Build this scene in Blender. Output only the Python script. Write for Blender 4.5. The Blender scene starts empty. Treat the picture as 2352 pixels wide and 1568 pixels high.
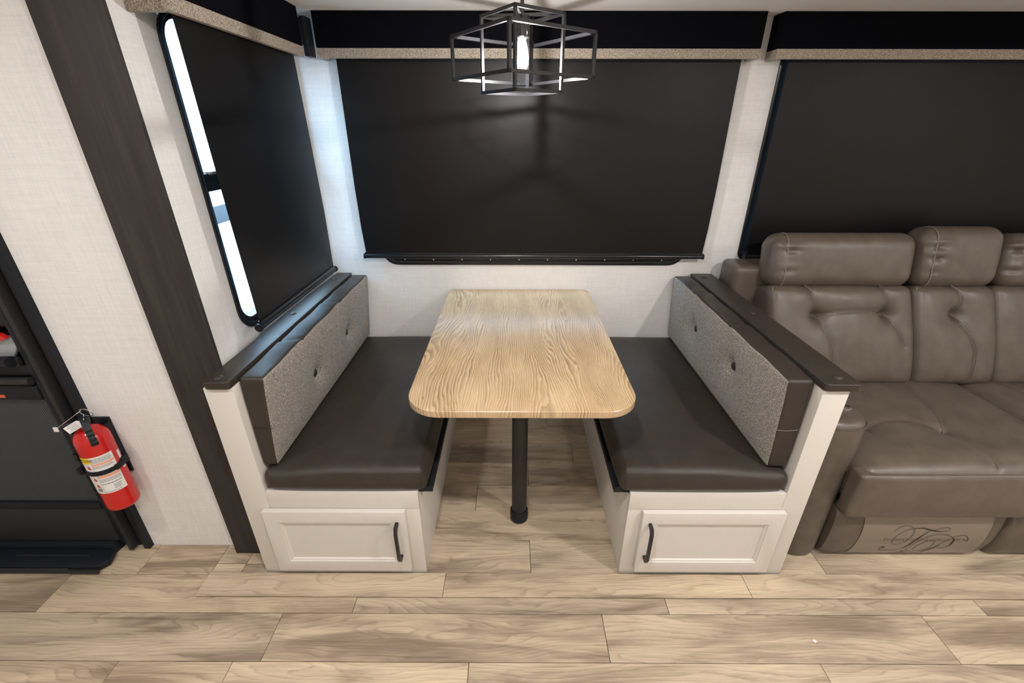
import bpy, bmesh, math, random
from mathutils import Vector, Matrix
random.seed(7)
SC = bpy.context.scene
COL = SC.collection
H = 1.55
# ------------------------------------------------------------------ camera
f_, p_, y_, r_ = 1017.134, 0.4471032, -0.0018018, 0.0022324
F = Vector((math.sin(y_)*math.cos(p_), math.cos(y_)*math.cos(p_), -math.sin(p_)))
X = Vector((math.cos(y_), -math.sin(y_), 0)); U = X.cross(F)
X2 = X*math.cos(r_)+U*math.sin(r_); U2 = -X*math.sin(r_)+U*math.cos(r_)
cam = bpy.data.cameras.new('camera'); cam.sensor_width = 36; cam.lens = f_/2352*36; cam.clip_start = 0.02
co = bpy.data.objects.new('camera', cam); COL.objects.link(co)
co.matrix_world = Matrix(((X2.x, U2.x, -F.x, 0), (X2.y, U2.y, -F.y, 0), (X2.z, U2.z, -F.z, H), (0, 0, 0, 1)))
SC.camera = co
# ------------------------------------------------------------------ world, lamps, exposure
w = bpy.data.worlds.new('world'); SC.world = w; w.use_nodes = True
bg = w.node_tree.nodes['Background']; bg.inputs[0].default_value = (.56, .79, 1, 1); bg.inputs[1].default_value = 14.0
SC.view_settings.view_transform = 'Standard'; SC.view_settings.look = 'None'
SC.view_settings.gamma = 1; SC.view_settings.use_curve_mapping = False
SC.view_settings.exposure = 0.16
SC.cycles.use_denoising = True
SC.cycles.max_bounces = 8; SC.cycles.diffuse_bounces = 5; SC.cycles.glossy_bounces = 4
SC.cycles.transparent_max_bounces = 12
SC.cycles.sample_clamp_indirect = 6.0
ZC = 2.12                                   # ceiling of the coach
PUCKS = [(-1.5, .35, 9), (-.12, .4, 15), (1.4, .4, 20), (2.8, .4, 16), (-.8, -.75, 7.5), (.6, -.75, 7.5), (2.1, -.75, 7.5)]
def area(name, loc, size, power, col, rot=(0, 0, 0), shape='DISK', size_y=None, portal=False):
    l = bpy.data.lights.new(name, 'AREA'); l.shape = shape; l.size = size; l.energy = power; l.color = col
    if size_y: l.size_y = size_y
    if portal: l.cycles.is_portal = True
    o = bpy.data.objects.new(name, l); o.location = loc; o.rotation_euler = rot; COL.objects.link(o); return o
for i, (x, y, e) in enumerate(PUCKS):
    area('ceiling_light_lamp', (x, y, ZC-.022), .09, e, (1, .965, .93))
# daylight guides at the three windows (sky portals)
area('window_portal', (-1.02, 1.86, 1.37), .80, 1, (1, 1, 1), (0, math.radians(-90), 0), 'RECTANGLE', 1.0, True).rotation_euler = (math.radians(90), 0, math.radians(90))
pb = bpy.data.lights.new('bulb_light', 'POINT'); pb.energy = 16.0; pb.color = (1, .97, .95); pb.shadow_soft_size = .006

# ------------------------------------------------------------------ mesh helpers
class M:
    def __init__(s): s.v = []; s.f = []
    def add(s, vs, fs):
        b = len(s.v); s.v += [tuple(v) for v in vs]; s.f += [tuple(i+b for i in f) for f in fs]; return s
    def box(s, x0, x1, y0, y1, z0, z1):
        vs = [(x, y, z) for x in (x0, x1) for y in (y0, y1) for z in (z0, z1)]
        return s.add(vs, [(0, 1, 3, 2), (4, 6, 7, 5), (0, 4, 5, 1), (2, 3, 7, 6), (0, 2, 6, 4), (1, 5, 7, 3)])
    def tube(s, pts, r, n=10, closed=False, sq=False):
        pts = [Vector(p) for p in pts]; k = len(pts); rings = []; up = None
        for i, p in enumerate(pts):
            a = pts[(i-1) % k] if (i or closed) else p; b = pts[(i+1) % k] if (i < k-1 or closed) else p
            t = (b-a).normalized()
            if up is None:
                up = Vector((0, 0, 1)) if abs(t.z) < .9 else Vector((0, 1, 0))
            sd = t.cross(up).normalized(); up = sd.cross(t).normalized()
            rr = r[i] if isinstance(r, (list, tuple)) else r
            m = 1.0
            if 0 < i < k-1 or closed:
                c = (p-a).normalized().dot((b-p).normalized()); m = 1/max(.5, math.sqrt(max(.25, (1+c)/2))) if sq else 1
            rings.append([p+(sd*math.cos(q)+up*math.sin(q))*rr*m for q in [2*math.pi*(j+.5*sq)/n for j in range(n)]])
        vs = [v for g in rings for v in g]; fs = []
        for i in range(k if closed else k-1):
            for j in range(n):
                a = i*n+j; b = i*n+(j+1) % n; c = ((i+1) % k)*n
                fs.append((a, b, c+(j+1) % n, c+j))
        if not closed:
            fs.append(tuple(range(n))[::-1]); fs.append(tuple((k-1)*n+j for j in range(n)))
        return s.add(vs, fs)
    def lathe(s, prof, cx, cy, n=32):          # prof: (r, z) about a vertical axis
        vs = []; fs = []
        for r, z in prof:
            for j in range(n):
                a = 2*math.pi*j/n; vs.append((cx+r*math.cos(a), cy+r*math.sin(a), z))
        for i in range(len(prof)-1):
            for j in range(n):
                fs.append((i*n+j, i*n+(j+1) % n, (i+1)*n+(j+1) % n, (i+1)*n+j))
        if prof[0][0] > 1e-5: fs.append(tuple(range(n))[::-1])
        if prof[-1][0] > 1e-5: fs.append(tuple((len(prof)-1)*n+j for j in range(n)))
        return s.add(vs, fs)
    def prism(s, poly, axis, a, b):            # polygon in the other two axes, extruded along axis
        n = len(poly)
        def P(q, t):
            return {'x': (t, q[0], q[1]), 'y': (q[0], t, q[1]), 'z': (q[0], q[1], t)}[axis]
        vs = [P(q, a) for q in poly]+[P(q, b) for q in poly]
        fs = [tuple(range(n))[::-1], tuple(range(n, 2*n))]+[(i, (i+1) % n, n+(i+1) % n, n+i) for i in range(n)]
        return s.add(vs, fs)
    def ring(s, outer, inner, axis, a, b):     # frame between two loops with equally many points
        n = len(outer)
        def P(q, t):
            return {'x': (t, q[0], q[1]), 'y': (q[0], t, q[1]), 'z': (q[0], q[1], t)}[axis]
        vs = [P(q, a) for q in outer]+[P(q, a) for q in inner]+[P(q, b) for q in outer]+[P(q, b) for q in inner]
        fs = []
        for i in range(n):
            j = (i+1) % n
            fs += [(i, j, n+j, n+i), (2*n+i, 3*n+i, 3*n+j, 2*n+j), (i, 2*n+i, 2*n+j, j), (n+i, n+j, 3*n+j, 3*n+i)]
        return s.add(vs, fs)
def rrect(x0, x1, z0, z1, r, k=8):
    out = []
    rs = r if isinstance(r, (list, tuple)) else (r,)*4
    for (cx, cz, a0, rr) in ((x1-rs[0], z1-rs[0], 0, rs[0]), (x0+rs[1], z1-rs[1], 90, rs[1]), (x0+rs[2], z0+rs[2], 180, rs[2]), (x1-rs[3], z0+rs[3], 270, rs[3])):
        for i in range(k+1):
            a = math.radians(a0+90*i/k); out.append((cx+rr*math.cos(a), cz+rr*math.sin(a)))
    return out
W = {}
def prop(o, label=None, cat=None, group=None, kind=None):
    for k, v in (('label', label), ('category', cat), ('group', group), ('kind', kind)):
        if v: o[k] = v
    return o
def root(name, loc, label, cat, group=None, kind=None):
    o = bpy.data.objects.new(name, None); o.empty_display_size = .05; COL.objects.link(o); o.location = loc
    W[o.name] = Vector(loc); return prop(o, label, cat, group, kind)
def obj(name, m, mat, parent=None, bevel=0, seg=2, smooth=35, label=None, cat=None, group=None, kind=None, origin=None, keep=False):
    if bevel or not keep:
        bm = bmesh.new(); vs = [bm.verts.new(v) for v in m.v]
        for f in m.f:
            try: bm.faces.new([vs[i] for i in f])
            except ValueError: pass
        bmesh.ops.recalc_face_normals(bm, faces=bm.faces)
        if bevel:
            es = [e for e in bm.edges if len(e.link_faces) == 2 and e.calc_face_angle(0) > math.radians(30)]
            bmesh.ops.bevel(bm, geom=es, offset=bevel, segments=seg, profile=.6, affect='EDGES', clamp_overlap=True)
    me = bpy.data.meshes.new(name)
    if bevel or not keep: bm.to_mesh(me); bm.free()
    else: me.from_pydata(m.v, [], m.f)
    n = len(me.vertices); xs = [v.co.copy() for v in me.vertices]
    if origin is None:
        origin = Vector([(min(c[i] for c in xs)+max(c[i] for c in xs))/2 for i in range(3)])
        if parent is None: origin.z = min(c.z for c in xs)
    origin = Vector(origin)
    me.transform(Matrix.Translation(-origin))
    for q in me.polygons: q.use_smooth = True
    me.set_sharp_from_angle(angle=math.radians(smooth))
    me.materials.append(mat)
    o = bpy.data.objects.new(name, me); COL.objects.link(o)
    W[o.name] = origin.copy()
    if parent is not None:
        o.parent = parent; o.location = origin-W[parent.name]
    else: o.location = origin
    return prop(o, label, cat, group, kind)
def catmull(pts, k=6):
    pts = [Vector(p) for p in pts]; out = []
    for i in range(len(pts)-1):
        a = pts[max(i-1, 0)]; b = pts[i]; c = pts[i+1]; d = pts[min(i+2, len(pts)-1)]
        for j in range(k):
            t = j/k
            out.append(.5*((2*b)+(c-a)*t+(2*a-5*b+4*c-d)*t*t+(3*b-a-3*c+d)*t**3))
    out.append(pts[-1]); return out
# rounded box grid. centre c, half sizes h, radius r, n segments per axis, disp(pos_local, normal, side) -> Vector, R rotation
def pillow(c, h, r, n, disp=None, R=None, split=None, k=4):
    h = Vector(h); c = Vector(c)
    def coords(hh, m):
        a = [-hh+r*(1-math.tan(math.pi/4*(1-i/k))) for i in range(k)]
        L = 2*(hh-r); b = [-hh+r+L*i/m for i in range(m+1)]
        return a+b+[-q for q in reversed(a)]
    cs = [coords(h[i], n[i]) for i in range(3)]
    idx = {}; vs = []; fs = {}; nr = []
    def vert(key):
        if key in idx: return idx[key]
        p = Vector([cs[i][key[i]] for i in range(3)])
        q = Vector([max(-h[i]+r, min(h[i]-r, p[i])) for i in range(3)])
        d = (p-q); nn = d.normalized() if d.length > 1e-9 else Vector((0, 0, 1))
        pos = q+nn*r
        if disp: pos = pos+disp(pos, nn)
        nr.append(nn)
        if R is not None: pos = R @ pos
        vs.append(tuple(pos+c)); idx[key] = len(vs)-1; return idx[key]
    N = [len(a) for a in cs]
    for ax in range(3):
        o1, o2 = [i for i in range(3) if i != ax]
        for side in (0, N[ax]-1):
            L = []
            for i in range(N[o1]-1):
                for j in range(N[o2]-1):
                    q = []
                    for a, b in ((i, j), (i+1, j), (i+1, j+1), (i, j+1)):
                        key = [0, 0, 0]; key[ax] = side; key[o1] = a; key[o2] = b; q.append(vert(tuple(key)))
                    if (side == 0) ^ (ax == 1): q = q[::-1]
                    L.append(tuple(q))
            fs['xyz'[ax]+('-' if side == 0 else '+')] = L
    def pick(keys):
        m = M(); mp = {}
        for kx in keys:
            for f in fs[kx]:
                g = []
                for i in f:
                    if i not in mp: mp[i] = len(m.v); m.v.append(vs[i])
                    g.append(mp[i])
                m.f.append(tuple(g))
        return m
    allk = ['x-', 'x+', 'y-', 'y+', 'z-', 'z+']
    if split: return pick([q for q in allk if q not in split]), pick(split)
    return pick(allk)
def segd(p, a, b):
    ax, ay = a; bx, by = b; px, py = p
    dx, dy = bx-ax, by-ay; L = dx*dx+dy*dy
    t = 0 if L == 0 else max(0, min(1, ((px-ax)*dx+(py-ay)*dy)/L))
    return math.hypot(px-ax-t*dx, py-ay-t*dy)
def pld(p, pl): return min(segd(p, pl[i], pl[i+1]) for i in range(len(pl)-1))
def gs(d, s): return math.exp(-(d/s)**2)

# ------------------------------------------------------------------ materials
def mat(name, col=(.5, .5, .5), rough=.5, metal=0, spec=.5, coat=0, coat_r=.1, sheen=0):
    m = bpy.data.materials.new(name); m.use_nodes = True
    b = m.node_tree.nodes['Principled BSDF']
    b.inputs['Base Color'].default_value = (*col, 1); b.inputs['Roughness'].default_value = rough
    b.inputs['Metallic'].default_value = metal; b.inputs['Specular IOR Level'].default_value = spec
    b.inputs['Coat Weight'].default_value = coat; b.inputs['Coat Roughness'].default_value = coat_r
    b.inputs['Sheen Weight'].default_value = sheen
    return m, m.node_tree, b
class N:
    def __init__(s, nt): s.nt = nt
    def new(s, t, **k):
        n = s.nt.nodes.new(t)
        for a, b in k.items():
            if a == 'i':
                for kk, vv in b.items(): n.inputs[kk].default_value = vv
            else: setattr(n, a, b)
        return n
    def l(s, a, b): s.nt.links.new(a, b)
    def coord(s): return s.new('ShaderNodeTexCoord').outputs['Object']
    def map(s, v, sc=(1, 1, 1), loc=(0, 0, 0)):
        n = s.new('ShaderNodeMapping'); s.l(v, n.inputs[0]); n.inputs['Scale'].default_value = sc; n.inputs['Location'].default_value = loc; return n.outputs[0]
    def noise(s, v, scale, detail=3, rough=.55, dist=0):
        n = s.new('ShaderNodeTexNoise'); s.l(v, n.inputs['Vector']); n.inputs['Scale'].default_value = scale
        n.inputs['Detail'].default_value = detail; n.inputs['Roughness'].default_value = rough; n.inputs['Distortion'].default_value = dist
        return n.outputs['Fac']
    def math(s, op, a, b=None, c=None):
        n = s.new('ShaderNodeMath', operation=op)
        for i, q in enumerate((a, b, c)):
            if q is None: continue
            if isinstance(q, (int, float)): n.inputs[i].default_value = q
            else: s.l(q, n.inputs[i])
        return n.outputs[0]
    def ramp(s, fac, stops, interp='LINEAR'):
        n = s.new('ShaderNodeValToRGB'); s.l(fac, n.inputs[0]); cr = n.color_ramp; cr.interpolation = interp
        while len(cr.elements) < len(stops): cr.elements.new(.5)
        for e, (p, c) in zip(cr.elements, stops):
            e.position = p; e.color = (*c, 1) if not isinstance(c, (int, float)) else (c, c, c, 1)
        return n.outputs[0]
    def mix(s, a, b, fac, mode='MIX'):
        n = s.new('ShaderNodeMix', data_type='RGBA', blend_type=mode)
        if isinstance(fac, (int, float)): n.inputs[0].default_value = fac
        else: s.l(fac, n.inputs[0])
        for q, i in ((a, 6), (b, 7)):
            if isinstance(q, tuple): n.inputs[i].default_value = (*q, 1)
            else: s.l(q, n.inputs[i])
        return n.outputs[2]
    def bump(s, hgt, b, strength=.3, dist=.002):
        n = s.new('ShaderNodeBump'); s.l(hgt, n.inputs['Height']); n.inputs['Strength'].default_value = strength
        n.inputs['Distance'].default_value = dist; s.l(n.outputs[0], b.inputs['Normal'])
    def sep(s, v):
        n = s.new('ShaderNodeSeparateXYZ'); s.l(v, n.inputs[0]); return n.outputs
MT = {}
def simple(name, *a, **k):
    m, _, _ = mat(name, *a, **k); MT[name] = m
simple('black_metal', (.012, .012, .013), .42, 0, .5)
simple('black_plastic', (.007, .009, .013), .5, 0, .3)
simple('gloss_black', (.008, .010, .013), .22)
simple('chrome', (.8, .8, .82), .15, 1)
simple('red_paint', (.52, .007, .006), .25, 0, .5, .4)
simple('label_white', (.72, .72, .70), .45)
simple('label_yellow', (.80, .55, .02), .45)
simple('label_orange', (.78, .36, .26), .5)
simple('print_grey', (.22, .22, .23), .5)
simple('print_red', (.5, .05, .04), .5)
simple('tag_paper', (.75, .73, .74), .7)
simple('dark_grey', (.020, .021, .023), .55, 0, .35)
simple('grey_plate', (.32, .34, .36), .35)
simple('orange_print', (.65, .10, .03), .5)
simple('stitch', (.19, .16, .135), .6)
simple('void', (.01, .01, .01), .9)
simple('outside_white', (.8, .82, .84), .7)
simple('outside_dark', (.012, .014, .017), .6)
simple('outside_ground', (.45, .45, .45), .9)
simple('print_brown', (.022, .012, .007), .6)
simple('print_faint', (.165, .13, .09), .6)

def wall_mat():
    m, nt, b = mat('linen_wall', rough=.75, spec=.25); n = N(nt); g = n.new('ShaderNodeNewGeometry').outputs['Position']
    a = n.noise(n.map(g, (25, 25, 420)), 1, 3, .6); c = n.noise(n.map(g, (330, 330, 18)), 1, 3, .6)
    a2 = n.noise(n.map(g, (9, 9, 150)), 1, 2, .5); c2 = n.noise(n.map(g, (130, 130, 7)), 1, 2, .5)
    s1 = n.math('ADD', a, c); s2 = n.math('ADD', a2, c2); s = n.math('MULTIPLY_ADD', s2, .6, s1)
    col = n.ramp(n.math('MULTIPLY', s, .3125), [(.36, (.665, .65, .632)), (.5, (.73, .715, .70)), (.64, (.79, .775, .762))])
    n.l(col, b.inputs['Base Color']); n.bump(s, b, .15, .0006); return m
MT['wall'] = wall_mat()
def ceiling_mat():
    m, nt, b = mat('ceiling_panel', (.84, .81, .78), .8, spec=.2); n = N(nt)
    n.bump(n.noise(n.coord(), 300, 2), b, .1, .0005); return m
MT['ceiling'] = ceiling_mat()
def cab_mat():
    m, nt, b = mat('painted_cabinet', rough=.42, spec=.4); n = N(nt); g = n.coord()
    a = n.noise(n.map(g, (60, 60, 12)), 1, 3)
    n.l(n.ramp(a, [(.3, (.607, .570, .525)), (.7, (.617, .580, .535))]), b.inputs['Base Color']); n.bump(n.noise(g, 500, 2), b, .05, .0003); return m
MT['cabinet'] = cab_mat()
def leather(name, c0, c1, rough, wr=.35, sp=.5):
    m, nt, b = mat(name, rough=rough, spec=sp); n = N(nt); g = n.coord()
    a = n.noise(g, 14, 5, .6); n.l(n.ramp(a, [(.3, c0), (.7, c1)]), b.inputs['Base Color'])
    v = n.new('ShaderNodeTexVoronoi', feature='DISTANCE_TO_EDGE'); n.l(g, v.inputs['Vector']); v.inputs['Scale'].default_value = 420
    fine = n.math('MULTIPLY', n.math('MINIMUM', v.outputs['Distance'], .12), 1.2)
    big = n.noise(g, 22, 4, .55, .6)
    n.bump(n.math('MULTIPLY_ADD', big, wr*4, fine), b, .35, .0016)
    rr = n.math('MULTIPLY_ADD', n.noise(g, 35, 3), .16, rough-.08); n.l(rr, b.inputs['Roughness']); return m
MT['leather_dark'] = leather('dark_leather', (.029, .0225, .0175), (.037, .0295, .0235), .42, .18, .34)
MT['leather_taupe'] = leather('taupe_leather', (.082, .064, .049), (.115, .092, .072), .33, .30)
def tweed(name, stops, sc=420):
    m, nt, b = mat(name, rough=.95, spec=.15, sheen=.1); n = N(nt); g = n.coord()
    v = n.new('ShaderNodeTexVoronoi'); n.l(n.map(g, (1, 1, 1)), v.inputs['Vector']); v.inputs['Scale'].default_value = sc
    a = n.math('ADD', n.math('ADD', n.math('MULTIPLY', n.noise(g, sc*1.3, 3, .7), .40), n.math('MULTIPLY', n.noise(g, sc*.42, 2, .6), .32)), n.math('MULTIPLY', n.sep(v.outputs['Color'])[0], .28))
    n.l(n.ramp(a, stops), b.inputs['Base Color']); n.bump(n.math('ADD', a, v.outputs['Distance']), b, .7, .0012); return m
MT['tweed'] = tweed('tweed_fabric', [(.34, (.05, .042, .035)), (.45, (.17, .148, .125)), (.53, (.31, .275, .235)), (.66, (.58, .525, .46))], 700)
MT['boucle'] = tweed('boucle_trim', [(.34, (.10, .08, .06)), (.45, (.26, .215, .17)), (.55, (.43, .37, .30)), (.66, (.60, .53, .45))], 650)
def dark_fabric(name, c0, c1, rough, spec, sc=700):
    m, nt, b = mat(name, rough=rough, spec=spec); n = N(nt); g = n.coord()
    a = n.noise(n.map(g, (sc*.12, sc*.12, sc)), 1, 2); c = n.noise(n.map(g, (sc, sc, sc*.12)), 1, 2)
    s = n.math('MULTIPLY', n.math('ADD', a, c), .5)
    n.l(n.ramp(s, [(.35, c0), (.65, c1)]), b.inputs['Base Color']); n.bump(s, b, .4, .0006); return m
MT['valance'] = dark_fabric('charcoal_valance', (.0022, .0022, .0034), (.0052, .0052, .0076), .95, .04)
MT['shade'] = dark_fabric('black_shade', (.0030, .0028, .0034), (.0062, .0058, .0064), .40, .26, 900)
def oak():
    m, nt, b = mat('oak_laminate', rough=.28, spec=.5); n = N(nt); g = n.coord(); s = n.sep(g)
    d1 = n.noise(n.map(g, (4.2, .85, 1), (3.1, 1.7, 0)), 1, 2, .5); d2 = n.noise(n.map(g, (20, 3.8, 1), (9, 4, 0)), 1, 2, .5)
    d3 = n.noise(n.map(g, (70, 22, 1)), 1, 3, .6)
    x = n.math('ADD', n.math('ADD', s[0], n.math('MULTIPLY', d1, .24)), n.math('MULTIPLY_ADD', d2, .036, n.math('MULTIPLY', d3, .006)))
    fr = n.math('FRACT', n.math('MULTIPLY', x, 112))
    line = n.ramp(fr, [(0, 0), (.12, 1.0), (.36, .75), (.75, .15), (1, 0)])
    msk = n.ramp(n.noise(n.map(g, (14, 3, 1), (5, 5, 0)), 1, 2), [(.32, .25), (.6, 1)])
    pore = n.ramp(n.noise(n.map(g, (600, 22, 30)), 1, 2, .5), [(.5, 0), (.68, .5)])
    tone = n.ramp(n.noise(n.map(g, (9, 2, 1)), 1, 3), [(.3, (.52, .365, .21)), (.7, (.62, .465, .29))])
    c = n.mix(tone, (.17, .098, .045), n.math('MULTIPLY', line, n.math('MULTIPLY', msk, .74)))
    c = n.mix(c, (.30, .19, .10), n.math('MULTIPLY', pore, .55))
    n.l(c, b.inputs['Base Color']); n.bump(n.math('MULTIPLY', line, -1), b, .06, .0004)
    n.l(n.math('MULTIPLY_ADD', line, .08, .24), b.inputs['Roughness']); return m
MT['oak'] = oak()
def plank_mat():
    m, nt, b = mat('oak_vinyl_plank', rough=.42, spec=.45); n = N(nt)
    oi = n.new('ShaderNodeObjectInfo').outputs['Random']
    g0 = n.coord(); ad = n.new('ShaderNodeVectorMath', operation='ADD'); cb = n.new('ShaderNodeCombineXYZ')
    n.l(n.math('MULTIPLY', oi, 37), cb.inputs[0]); n.l(n.math('MULTIPLY', oi, 91), cb.inputs[1]); n.l(n.math('MULTIPLY', oi, 13), cb.inputs[2])
    n.l(g0, ad.inputs[0]); n.l(cb.outputs[0], ad.inputs[1]); g = ad.outputs[0]; s = n.sep(g)
    d1 = n.noise(n.map(g, (1.15, 6.5, 1)), 1, 2, .5); d2 = n.noise(n.map(g, (6, 30, 1)), 1, 3, .6); d3 = n.noise(n.map(g, (40, 160, 1)), 1, 2, .6)
    y = n.math('ADD', n.math('ADD', n.math('MULTIPLY', s[1], 1.0), n.math('MULTIPLY', d1, .30)), n.math('MULTIPLY_ADD', d2, .018, n.math('MULTIPLY', d3, .003)))
    fr = n.math('FRACT', n.math('MULTIPLY', y, 62)); line = n.ramp(fr, [(0, 0), (.10, 1), (.30, .35), (1, 0)])
    patch = n.ramp(n.noise(n.map(g, (1.7, 11, 1), (2, 7, 0)), 1, 4, .55, .5), [(.36, 0), (.50, .30), (.66, 1)])
    fib = n.noise(n.map(g, (7, 520, 20)), 1, 3, .6)
    streak = n.ramp(n.noise(n.map(g, (2.4, 70, 5), (4, 1, 0)), 1, 3, .5), [(.60, 0), (.72, 1)])
    base = n.mix((.64, .525, .38), (.275, .213, .155), patch)
    base = n.mix(base, (.205, .15, .10), n.math('MULTIPLY', line, n.math('MULTIPLY_ADD', patch, .35, .30)))
    base = n.mix(base, (.15, .105, .07), n.math('MULTIPLY', streak, n.math('MULTIPLY_ADD', patch, .45, .20)))
    base = n.mix(base, n.ramp(fib, [(.3, (.68, .68, .68)), (.7, (1.20, 1.20, 1.20))]), .65, 'MULTIPLY')
    base = n.mix(base, n.ramp(oi, [(0, (.86, .86, .87)), (1, (1.05, 1.03, 1.0))]), 1, 'MULTIPLY')
    n.l(base, b.inputs['Base Color']); n.bump(fib, b, .12, .0005)
    n.l(n.math('MULTIPLY_ADD', fib, .14, .42), b.inputs['Roughness']); return m
MT['plank'] = plank_mat()
def dark_wood():
    m, nt, b = mat('dark_walnut_laminate', rough=.55, spec=.25); n = N(nt); g = n.coord()
    a = n.noise(n.map(g, (40, 40, 2.2)), 1, 4, .6, .3); c = n.noise(n.map(g, (260, 260, 8)), 1, 3)
    s = n.math('MULTIPLY_ADD', c, .35, n.math('MULTIPLY', a, .65))
    n.l(n.ramp(s, [(.3, (.020, .018, .018)), (.55, (.036, .031, .030)), (.75, (.055, .045, .042))]), b.inputs['Base Color']); n.bump(s, b, .2, .0006); return m
MT['dark_wood'] = dark_wood()
def mesh_mat():
    m, nt, b = mat('woven_screen', rough=.6, spec=.4); n = N(nt); g = n.coord(); s = n.sep(g)
    a = n.math('SINE', n.math('MULTIPLY', s[0], 900)); c = n.math('SINE', n.math('MULTIPLY', s[2], 900))
    q = n.math('MULTIPLY', a, c)
    n.l(n.ramp(q, [(.2, (.02, .025, .030)), (.8, (.13, .16, .18))]), b.inputs['Base Color']); n.bump(q, b, .5, .001); return m
MT['mesh'] = mesh_mat()
def glass(name, tint, gl=.06, rough=.02):
    m = bpy.data.materials.new(name); m.use_nodes = True; nt = m.node_tree; nt.nodes.clear(); n = N(nt)
    t = n.new('ShaderNodeBsdfTransparent'); t.inputs[0].default_value = (*tint, 1)
    g = n.new('ShaderNodeBsdfGlossy'); g.inputs['Roughness'].default_value = rough
    lw = n.new('ShaderNodeLayerWeight'); lw.inputs[0].default_value = .5
    bf = n.new('ShaderNodeNewGeometry').outputs['Backfacing']
    fr = n.math('MULTIPLY', n.math('MULTIPLY_ADD', n.math('POWER', lw.outputs['Facing'], 5), .8, gl), n.math('SUBTRACT', 1, bf))
    mx = n.new('ShaderNodeMixShader'); n.l(fr, mx.inputs[0]); n.l(t.outputs[0], mx.inputs[1]); n.l(g.outputs[0], mx.inputs[2])
    o = n.new('ShaderNodeOutputMaterial'); n.l(mx.outputs[0], o.inputs[0]); MT[name] = m
glass('window_glass', (.80, .86, .90)); glass('clear_glass', (.96, .97, .98)); glass('dark_glass', (.10, .12, .14))
def emit(name, col, st):
    m = bpy.data.materials.new(name); m.use_nodes = True; nt = m.node_tree; b = nt.nodes['Principled BSDF']
    b.inputs['Base Color'].default_value = (0, 0, 0, 1); b.inputs['Emission Color'].default_value = (*col, 1); b.inputs['Emission Strength'].default_value = st; MT[name] = m
emit('lamp_lens', (1, .93, .85), 12); emit('filament', (1, .96, .9), 60)
def lit_bulb():
    m = bpy.data.materials.new('lit_bulb'); m.use_nodes = True; nt = m.node_tree; nt.nodes.clear(); n = N(nt)
    t = n.new('ShaderNodeBsdfTransparent'); e = n.new('ShaderNodeEmission'); e.inputs[0].default_value = (1, .97, .94, 1); e.inputs[1].default_value = 6
    mx = n.new('ShaderNodeMixShader'); mx.inputs[0].default_value = .16; n.l(t.outputs[0], mx.inputs[1]); n.l(e.outputs[0], mx.inputs[2])
    o = n.new('ShaderNodeOutputMaterial'); n.l(mx.outputs[0], o.inputs[0]); MT['lit_bulb'] = m
lit_bulb()
def film():
    m, nt, b = mat('protective_film', (.20, .165, .128), .25, spec=.5); n = N(nt)
    n.bump(n.noise(n.map(n.coord(), (3, 3, 30)), 1, 3), b, .3, .002); MT['film'] = m
film()

# ------------------------------------------------------------------ dimensions (metres, camera stands at x = 0, y = 0)
YW = 2.30; XL = -.968; YM = 1.283; ZS = 1.985; XR = 3.4; YB = -1.35
# ------------------------------------------------------------------ structure
def wall_hole(m, u0, u1, z0, z1, hs, mk):
    """wall rectangle u0..u1 x z0..z1 minus holes (a, b, c, d); mk(ua, ub, za, zb) adds a box"""
    us = sorted({u0, u1, *[h[0] for h in hs], *[h[1] for h in hs]})
    for a, b in zip(us, us[1:]):
        zs = [z0]
        for h in hs:
            if h[0] <= a and b <= h[1]: zs += [h[2], h[3]]
        zs.append(z1)
        for i in range(0, len(zs), 2): mk(a, b, zs[i], zs[i+1])
W1 = (-.69, .905, .900, 1.87); W2 = (1.176, 2.86, .925, 1.87); WL = (1.442, 2.278, .884, 1.855)
ins = .020
m = M(); wall_hole(m, XL-.05, XR+.05, -.02, ZS, [(W1[0]+ins, W1[1]-ins, W1[2]+ins, W1[3]-ins), (W2[0]+ins, W2[1]-ins, W2[2]+ins, W2[3]-ins)],
                   lambda a, b, c, d: m.box(a, b, YW, YW+.045, c, d))
obj('wall_back', m, MT['wall'], kind='structure', label='white linen textured wall behind the dinette table and the sofa', cat='wall')
m = M(); wall_hole(m, 1.2555, YW-.0005, -.02, ZS, [(WL[0]+ins, WL[1]-ins, WL[2]+ins, WL[3]-ins)], lambda a, b, c, d: m.box(XL-.045, XL, a, b, c, d))
obj('wall_left', m, MT['wall'], kind='structure', label='white linen textured side wall with the tall narrow window', cat='wall')
m = M().box(-1.478, -1.114, YM, YM+.04, -.02, ZC); m.box(-1.114, XL-.0455, YM, YM+.04, -.02, ZC)
obj('wall_front', m, MT['wall'], kind='structure', label='white linen wall between the entry door and the dark pilaster', cat='wall')
m = M().box(-2.6, -1.478, YM+.002, YM+.04, 2.0, ZC)
obj('wall_over_door', m, MT['wall'], kind='structure', label='strip of white wall above the entry door', cat='wall')
m = M().box(XL-.045, XR+.05, YM, YM+.04, ZS, ZC)
obj('wall_header', m, MT['wall'], kind='structure', label='white header wall over the opening of the slide-out', cat='wall')
obj('wall_right', M().box(XR, XR+.05, YB, YW, -.02, ZC), MT['wall'], kind='structure', label='white wall at the sofa end of the coach', cat='wall')
obj('wall_rear', M().box(-2.65, XR, YB-.05, YB, -.02, ZC), MT['wall'], kind='structure', label='white wall facing the dinette across the aisle', cat='wall')
obj('wall_end', M().box(-2.70, -2.65, YB-.05, YM+.04, -.02, ZC), MT['wall'], kind='structure', label='white wall beyond the entry door', cat='wall')
obj('ceiling', M().box(-2.7, XR+.05, YB-.05, YM+.04, ZC, ZC+.03), MT['ceiling'], kind='structure', label='pale ceiling of the coach over the aisle', cat='ceiling')
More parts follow.
